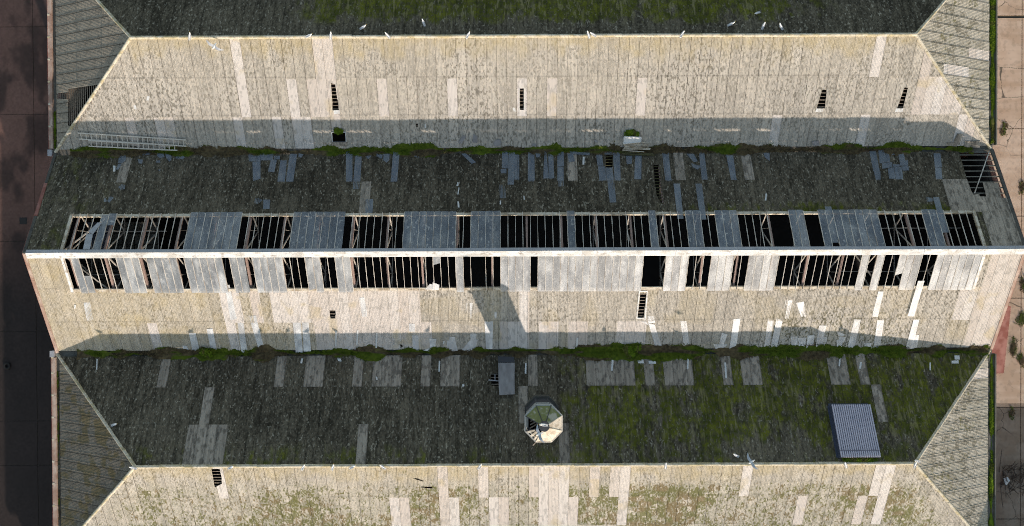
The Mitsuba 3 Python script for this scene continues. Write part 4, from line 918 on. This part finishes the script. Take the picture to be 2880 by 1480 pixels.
# roof panels: sunny ones bleached, two to the north mossy, the west ones gone; a dark collar round the open top
top = oct_(0.42, za)
for i in range(8):
    j = (i + 1) % 8
    m_i = (22.5 + 45 * i + 22.5) % 360
    if i in (3,): continue                                     # west panel missing
    mat = {0: 'mossy_panel_m', 1: 'mossy_panel_m', 2: 'mossy_panel_m', 4: 'batten_m', 5: 'cupola_m', 6: 'cupola_m', 7: 'cupola_m'}[i]
    if i == 4:
        for t in (0.15, 0.5, 0.85):
            obj('roof_slat', beam(ev[i] + (ev[j] - ev[i]) * t, top[i] * 0.6 + ev[i] * 0.4 + (ev[j] - ev[i]) * t * 0.5, 0.22, 0.04), 'cupola_m', k)
        continue
    P = np.vstack([ev[i], ev[j], top[j], top[i]]); P = np.vstack([P, P - (0, 0, 0.05)])
    obj('roof_panel', trimesh.convex.convex_hull(P), mat, k)
for i in range(8): obj('hip_roll', beam(ev[i] + (0, 0, 0.03), top[i] + (0, 0, 0.03), 0.07, 0.06), 'slate_m' if i in (1, 2, 3, 4) else 'cupola_m', k)
obj('collar', trimesh.creation.cylinder(0.5, 0.22, sections=16, transform=trimesh.transformations.translation_matrix((cx, cy, za + 0.02))), 'slate_m', k)
for q in range(3): obj('cross_bar', beam((cx - 1.3, cy + 0.3 * q - 0.5, ze - 0.2 - 0.1 * q), (cx + 0.2, cy + 0.9 + 0.2 * q - 0.5, ze - 0.2), 0.1, 0.08), 'batten_m', k)
obj('bracket', beam(ev[5] + (0, 0, 0.05), ev[5] + (-0.3, -0.35, 0.0), 0.08, 0.06), 'batten_m', k)
obj('plinth', trimesh.creation.cylinder(R0 + 0.25, 1.2, sections=8, transform=trimesh.transformations.translation_matrix((cx, cy, zb + 0.3)) @ trimesh.transformations.rotation_matrix(math.radians(22.5), (0, 0, 1))), 'dark_cap_m', k)

# ------------------------------------------------------------------ gulls
def lathe_x(prof, n=10):
    th = np.linspace(0, 2 * np.pi, n, endpoint=False); rings = []
    for x, ry, rz, z in prof: rings.append(np.stack([np.full(n, x), np.cos(th) * ry, z + np.sin(th) * rz], 1))
    P = np.vstack(rings); F = []
    for a in range(len(prof) - 1):
        for i in range(n):
            j = (i + 1) % n; F += [[a * n + i, a * n + j, (a + 1) * n + j], [a * n + i, (a + 1) * n + j, (a + 1) * n + i]]
    m = trimesh.Trimesh(P, F, process=False); m.fix_normals(); return m
BODY = lathe_x([(-0.33, .012, .008, .13), (-0.30, .035, .012, .13), (-0.17, .06, .045, .15), (-0.05, .10, .09, .18), (0.07, .105, .11, .20), (0.15, .075, .09, .24), (0.19, .052, .06, .30), (0.225, .055, .058, .335), (0.265, .045, .045, .345), (0.295, .012, .012, .34)])
BEAK = lathe_x([(0.29, .014, .016, .338), (0.33, .012, .013, .333), (0.36, .003, .004, .322)], 6)
FOLD = lathe_x([(-0.38, .006, .01, .165), (-0.28, .025, .02, .175), (-0.1, .035, .055, .205), (0.06, .035, .075, .225), (0.13, .01, .03, .23)], 8)
def wing_open(sg):
    pl = np.array([(0.10, 0.04), (0.16, 0.28), (0.14, 0.42), (-0.02, 0.66), (-0.14, 0.76), (-0.10, 0.58), (-0.06, 0.42), (-0.06, 0.24), (-0.10, 0.04)])
    m = trimesh.creation.extrude_polygon(Polygon(pl), 0.018, engine='earcut'); v = m.vertices.copy()
    v[:, 2] += 0.22 + 0.10 * np.sin(np.clip(v[:, 1], 0, .8) * 4); v[:, 1] *= sg; m.vertices = v; m.fix_normals(); return m
LEG = cat([beam((-0.0, sy * 0.04, 0), (0.0, sy * 0.04, 0.12), 0.012, 0.012, (1, 0, 0)) for sy in (-1, 1)])
def gull(p, ang, label, fly=False, group=None, scale=1.0, bank=0):
    scale *= 1.2
    k = thing('gull', label, 'gull', group)
    M = trimesh.transformations.translation_matrix(p) @ trimesh.transformations.rotation_matrix(math.radians(ang), (0, 0, 1)) @ trimesh.transformations.rotation_matrix(math.radians(bank), (1, 0, 0)) @ np.diag([scale, scale, scale, 1])
    def put(nm, m, mat):
        m = m.copy(); m.apply_transform(M); obj(nm, m, mat, k, smooth=60)
    put('body', BODY, 'gull_white_m'); put('beak', BEAK, 'beak_m')
    if fly:
        for sg in (-1, 1): put('wing', wing_open(sg), 'gull_grey_m')
    else:
        for sg in (-1, 1):
            w = FOLD.copy(); w.apply_translation((0, sg * 0.07, 0.02)); put('wing', w, 'gull_grey_m')
        put('leg', LEG, 'beak_m')
def ridge_pt(b, px):
    z = EZ + (HB + 0.5 if b == 'B' else H + 0.19); d = ray(px, 0)
    for _ in range(3): pass
    y = YR[b]; x = at_z(px, project(np.array([0, y, z]))[1], z)[0]
    return np.array([x, y, z])
A_R = [(537, 80, 'leftmost gull on the top ridge, near the left hip'), (871, 20, 'left gull of a pair standing on the top ridge left of centre'), (932, 85, 'right gull of a pair standing on the top ridge left of centre'), (1091, 130, 'white gull on the top ridge below the two gulls on the dark slope'),
       (1317, 60, 'lone gull on the top ridge just left of the middle'), (1654, 110, 'left bird of two gulls touching on the top ridge'), (1667, 150, 'right bird of two gulls touching on the top ridge'), (1917, 60, 'rightmost gull standing on the top ridge')]
for px, a, lb in A_R: gull(ridge_pt('A', px), a, lb)
for px, py, a, lb, sc in [(1023, 80, 30, 'gull facing right on the dark top slope, left of the upright one', 1), (1192, 67, 110, 'upright gull on the mossy top slope left of centre', 1), (2127, 40, 200, 'highest gull on the mossy top slope, resting with head tucked', 0.9),
                      (2054, 71, 25, 'gull facing right on the top slope, leftmost of the right-hand group', 1), (2144, 76, 70, 'gull on the top slope below the resting one', 1), (2193, 78, 120, 'rightmost gull on the dark top slope', 1)]:
    s = SL['AN']; gull(s.pt(*s.from_px(px, py), 0.06), a, lb, scale=sc)
C_R = [(378, 160, 'gull on the left end of the bottom ridge where the hips meet'), (652, 30, 'gull beside the gap in the bottom ridge capping'), (855, 60, 'gull on the bottom ridge right of the ridge gap'), (938, 70, 'gull on the bottom ridge between two others, left of the turret'), (993, 30, 'gull facing right on the bottom ridge below the single grey sheet'),
       (1077, 140, 'gull on the bottom ridge left of the broken slots'), (1350, 60, 'gull on the bottom ridge below the hatch board'), (1871, 90, 'grey backed gull on the bottom ridge right of the turret'), (2375, 110, 'gull on the bottom ridge below the ribbed metal cover'), (2570, 80, 'gull on the right end of the bottom ridge')]
for px, a, lb in C_R: gull(ridge_pt('C', px), a, lb)
for px, py, a, lb in [(326, 1193, 20, 'lone gull on the dark bottom slope beside the left hip'), (2067, 1279, 150, 'gull just above the bottom ridge left of the flying one'), (2574, 1295, 165, 'upper gull at the right end of the bottom ridge')]:
    gull(sCN.pt(*sCN.from_px(px, py), 0.06), a, lb)
gull(np.array([cx - 0.1, cy + 0.25, za + 0.13]), 170, 'gull perched on the open top of the turret', scale=1.1)
for px, py, z, a, lb, bk in [(1518, 1222, EZ + 10.5, 200, 'gull flying over the sunny side of the turret', 12), (2114, 1301, EZ + 6.6, 210, 'gull flying over the bottom ridge at right with wings spread', 18), (600, 129, EZ + 5.6, 240, 'gull flying low over the sunny top roof at left', -25)]:
    gull(at_z(px, py, z) - (0, 0, 0.2), a, lb, fly=True, bank=bk)

# ------------------------------------------------------------------ the yards' things
k = obj('drain_cover', bx(*sorted((at_z(55, 640, 0)[0], at_z(76, 640, 0)[0])), *sorted((at_z(60, 631, 0)[1], at_z(60, 612, 0)[1])), 0.0, 0.02), 'interior_m', label='dark square drain cover in the asphalt yard', category='drain cover')
tp = at_z(22, 1029, 0)
obj('tyre', trimesh.creation.torus(0.3, 0.11, major_sections=24, minor_sections=8, transform=trimesh.transformations.translation_matrix((tp[0], tp[1], 0.11))), 'rubber_m', smooth=True, label='old black tyre lying on the dark left yard', category='tyre')
# red raking wall beside the middle gable
k = thing('brick_buttress', 'red painted brick wall raking down beside the right gable', 'wall')
tops = [((2300, 440), 3.2), ((2447, 435), 3.2), ((2372, 1110), 0.6), ((2230, 1130), 0.6)]
P = np.vstack([at_z(*Q(2, 3, q)[0], z) for q, z in tops]); xl = P[:, 0].min()
P[0, 0] = P[3, 0] = 50.3
P = np.vstack([P, P * [1, 1, 0]]); obj('masonry', trimesh.convex.convex_hull(P), 'red_paint_m', k)
pp = [at_z(2809, 1050, 4), at_z(2804, 1160, 4), at_z(2814, 1062, 4), at_z(2809, 1158, 4)]
obj('loose_pipe', beam(pp[0] + (0, 0, -3.5), pp[1] + (0, 0, -3.5), 0.12, 0.12), 'lead_m', label='grey pipe lying beside the red wall, left of two', category='pipe')
obj('loose_pipe', beam(pp[2] + (0, 0, -3.5), pp[3] + (0, 0, -3.5), 0.12, 0.12), 'lead_m', label='grey pipe lying beside the red wall, right of two', category='pipe')
for px, py, r, n, lb in [(2822, 370, 0.5, 260, 'small green weed at the edge of the right yard beside the top roof'), (2826, 352, 0.4, 180, 'low weed in a crack right of the top roof corner'), (2874, 530, 0.8, 500, 'scruffy weed clump in the right yard beside the missing roof sheets'), (2876, 800, 0.9, 500, 'brown weed clump at the right frame edge level with the ridge'),
                         (2868, 905, 0.9, 700, 'largest tangle of weeds beside the red wall'), (2850, 985, 1.0, 800, 'spreading weed tangle below the red wall'), (2872, 1015, 0.8, 500, 'weeds at the right edge below the spreading tangle'), (2845, 1163, 0.6, 300, 'dark weeds along the shaded slab joint')]:
    a = at_z(px, py, 0)
    n = int(n * 0.45); q = np.clip(rng.normal(0, 0.6, (n, 2)), -1, 1) * [r * 0.6, r * 1.2]; cl = rng.normal(0, 0.5, (7, 2)) * [r * 0.8, r * 1.3]; q = q * 0.5 + 0.6 * cl[rng.integers(0, 7, n)]
    stem = cat([beam(a[:2].tolist() + [0.02], (a[:2] + c_).tolist() + [0.03], 0.03, 0.02) for c_ in cl])
    obj('yard_weed', cat([stem, blades(len(q), np.column_stack([a[:2] + q, np.full(len(q), 0.03)]), 0.24, 0.045, 0.6)]), 'weed_m', label=lb, category='plant')
q = []
for i in range(90):
    a = at_z(2838 + rng.uniform(-28, 60), 1345 + rng.uniform(-35, 40), 0); b_ = a + np.array([rng.normal(0, 0.35), rng.normal(0.3, 0.9), rng.uniform(0.4, 1.3)])
    q.append(beam(a, b_, 0.05, 0.05))
obj('dead_bramble', cat(q), 'bramble_m', label='heap of dead brown stems in the shaded corner of the right yard', category='brushwood')
wp = at_z(2830, 1353, 0.6); obj('white_rag', trimesh.convex.convex_hull(wp + np.array([[-.3, .3, 0], [.1, .5, .1], [.35, .1, .15], [0, -.5, .05], [-.2, -.3, 0.1]])), 'scrap_white_m', label='white rag caught on the dead brown stems', category='rag')
# the next bay of the row, just below the frame: its west end keeps the lower yard in shade
k = thing('warehouse', 'hip-roofed warehouse bay following the bottom one just outside the frame', 'warehouse')
yd = YR['C'] - 2 * HS
P = np.array([[XL, yd - HS, EZ], [XR, yd - HS, EZ], [XR, yd + HS - 0.4, EZ], [XL, yd + HS - 0.4, EZ], [XL + HS, yd, EZ + H], [XR - HS, yd, EZ + H]])
obj('roof', trimesh.convex.convex_hull(P), 'grey_sheet_m', k)
obj('wall', bx(XL + 0.1, XR - 0.1, yd - HS + 0.1, yd + HS - 0.45, 0, EZ - 0.01), 'brick_m', k)
obj('eave_gutter', bx(XL - 0.62, XL - 0.02, yd - HS, yd + HS - 0.4, EZ - 0.33, EZ + 0.06), 'coping_m', k)
# neighbouring sheds south-east of the frame, whose shadow reaches the right-hand corner
k = thing('brick_shed', 'brick shed with flat roof just outside the lower right corner', 'shed')
obj('wall', bx(54.2, 62, -62, -41, 0, 12.1), 'brick_m', k); obj('roof', bx(54.0, 62.2, -62.2, -40.8, 12.1, 12.3), 'grey_sheet_m', k)
obj('annexe_wall', bx(62.02, 88, -60, -41.3, 0, 7.1), 'brick_m', k); obj('annexe_roof', bx(62.3, 88.2, -60.2, -41.1, 7.1, 7.3), 'grey_sheet_m', k)
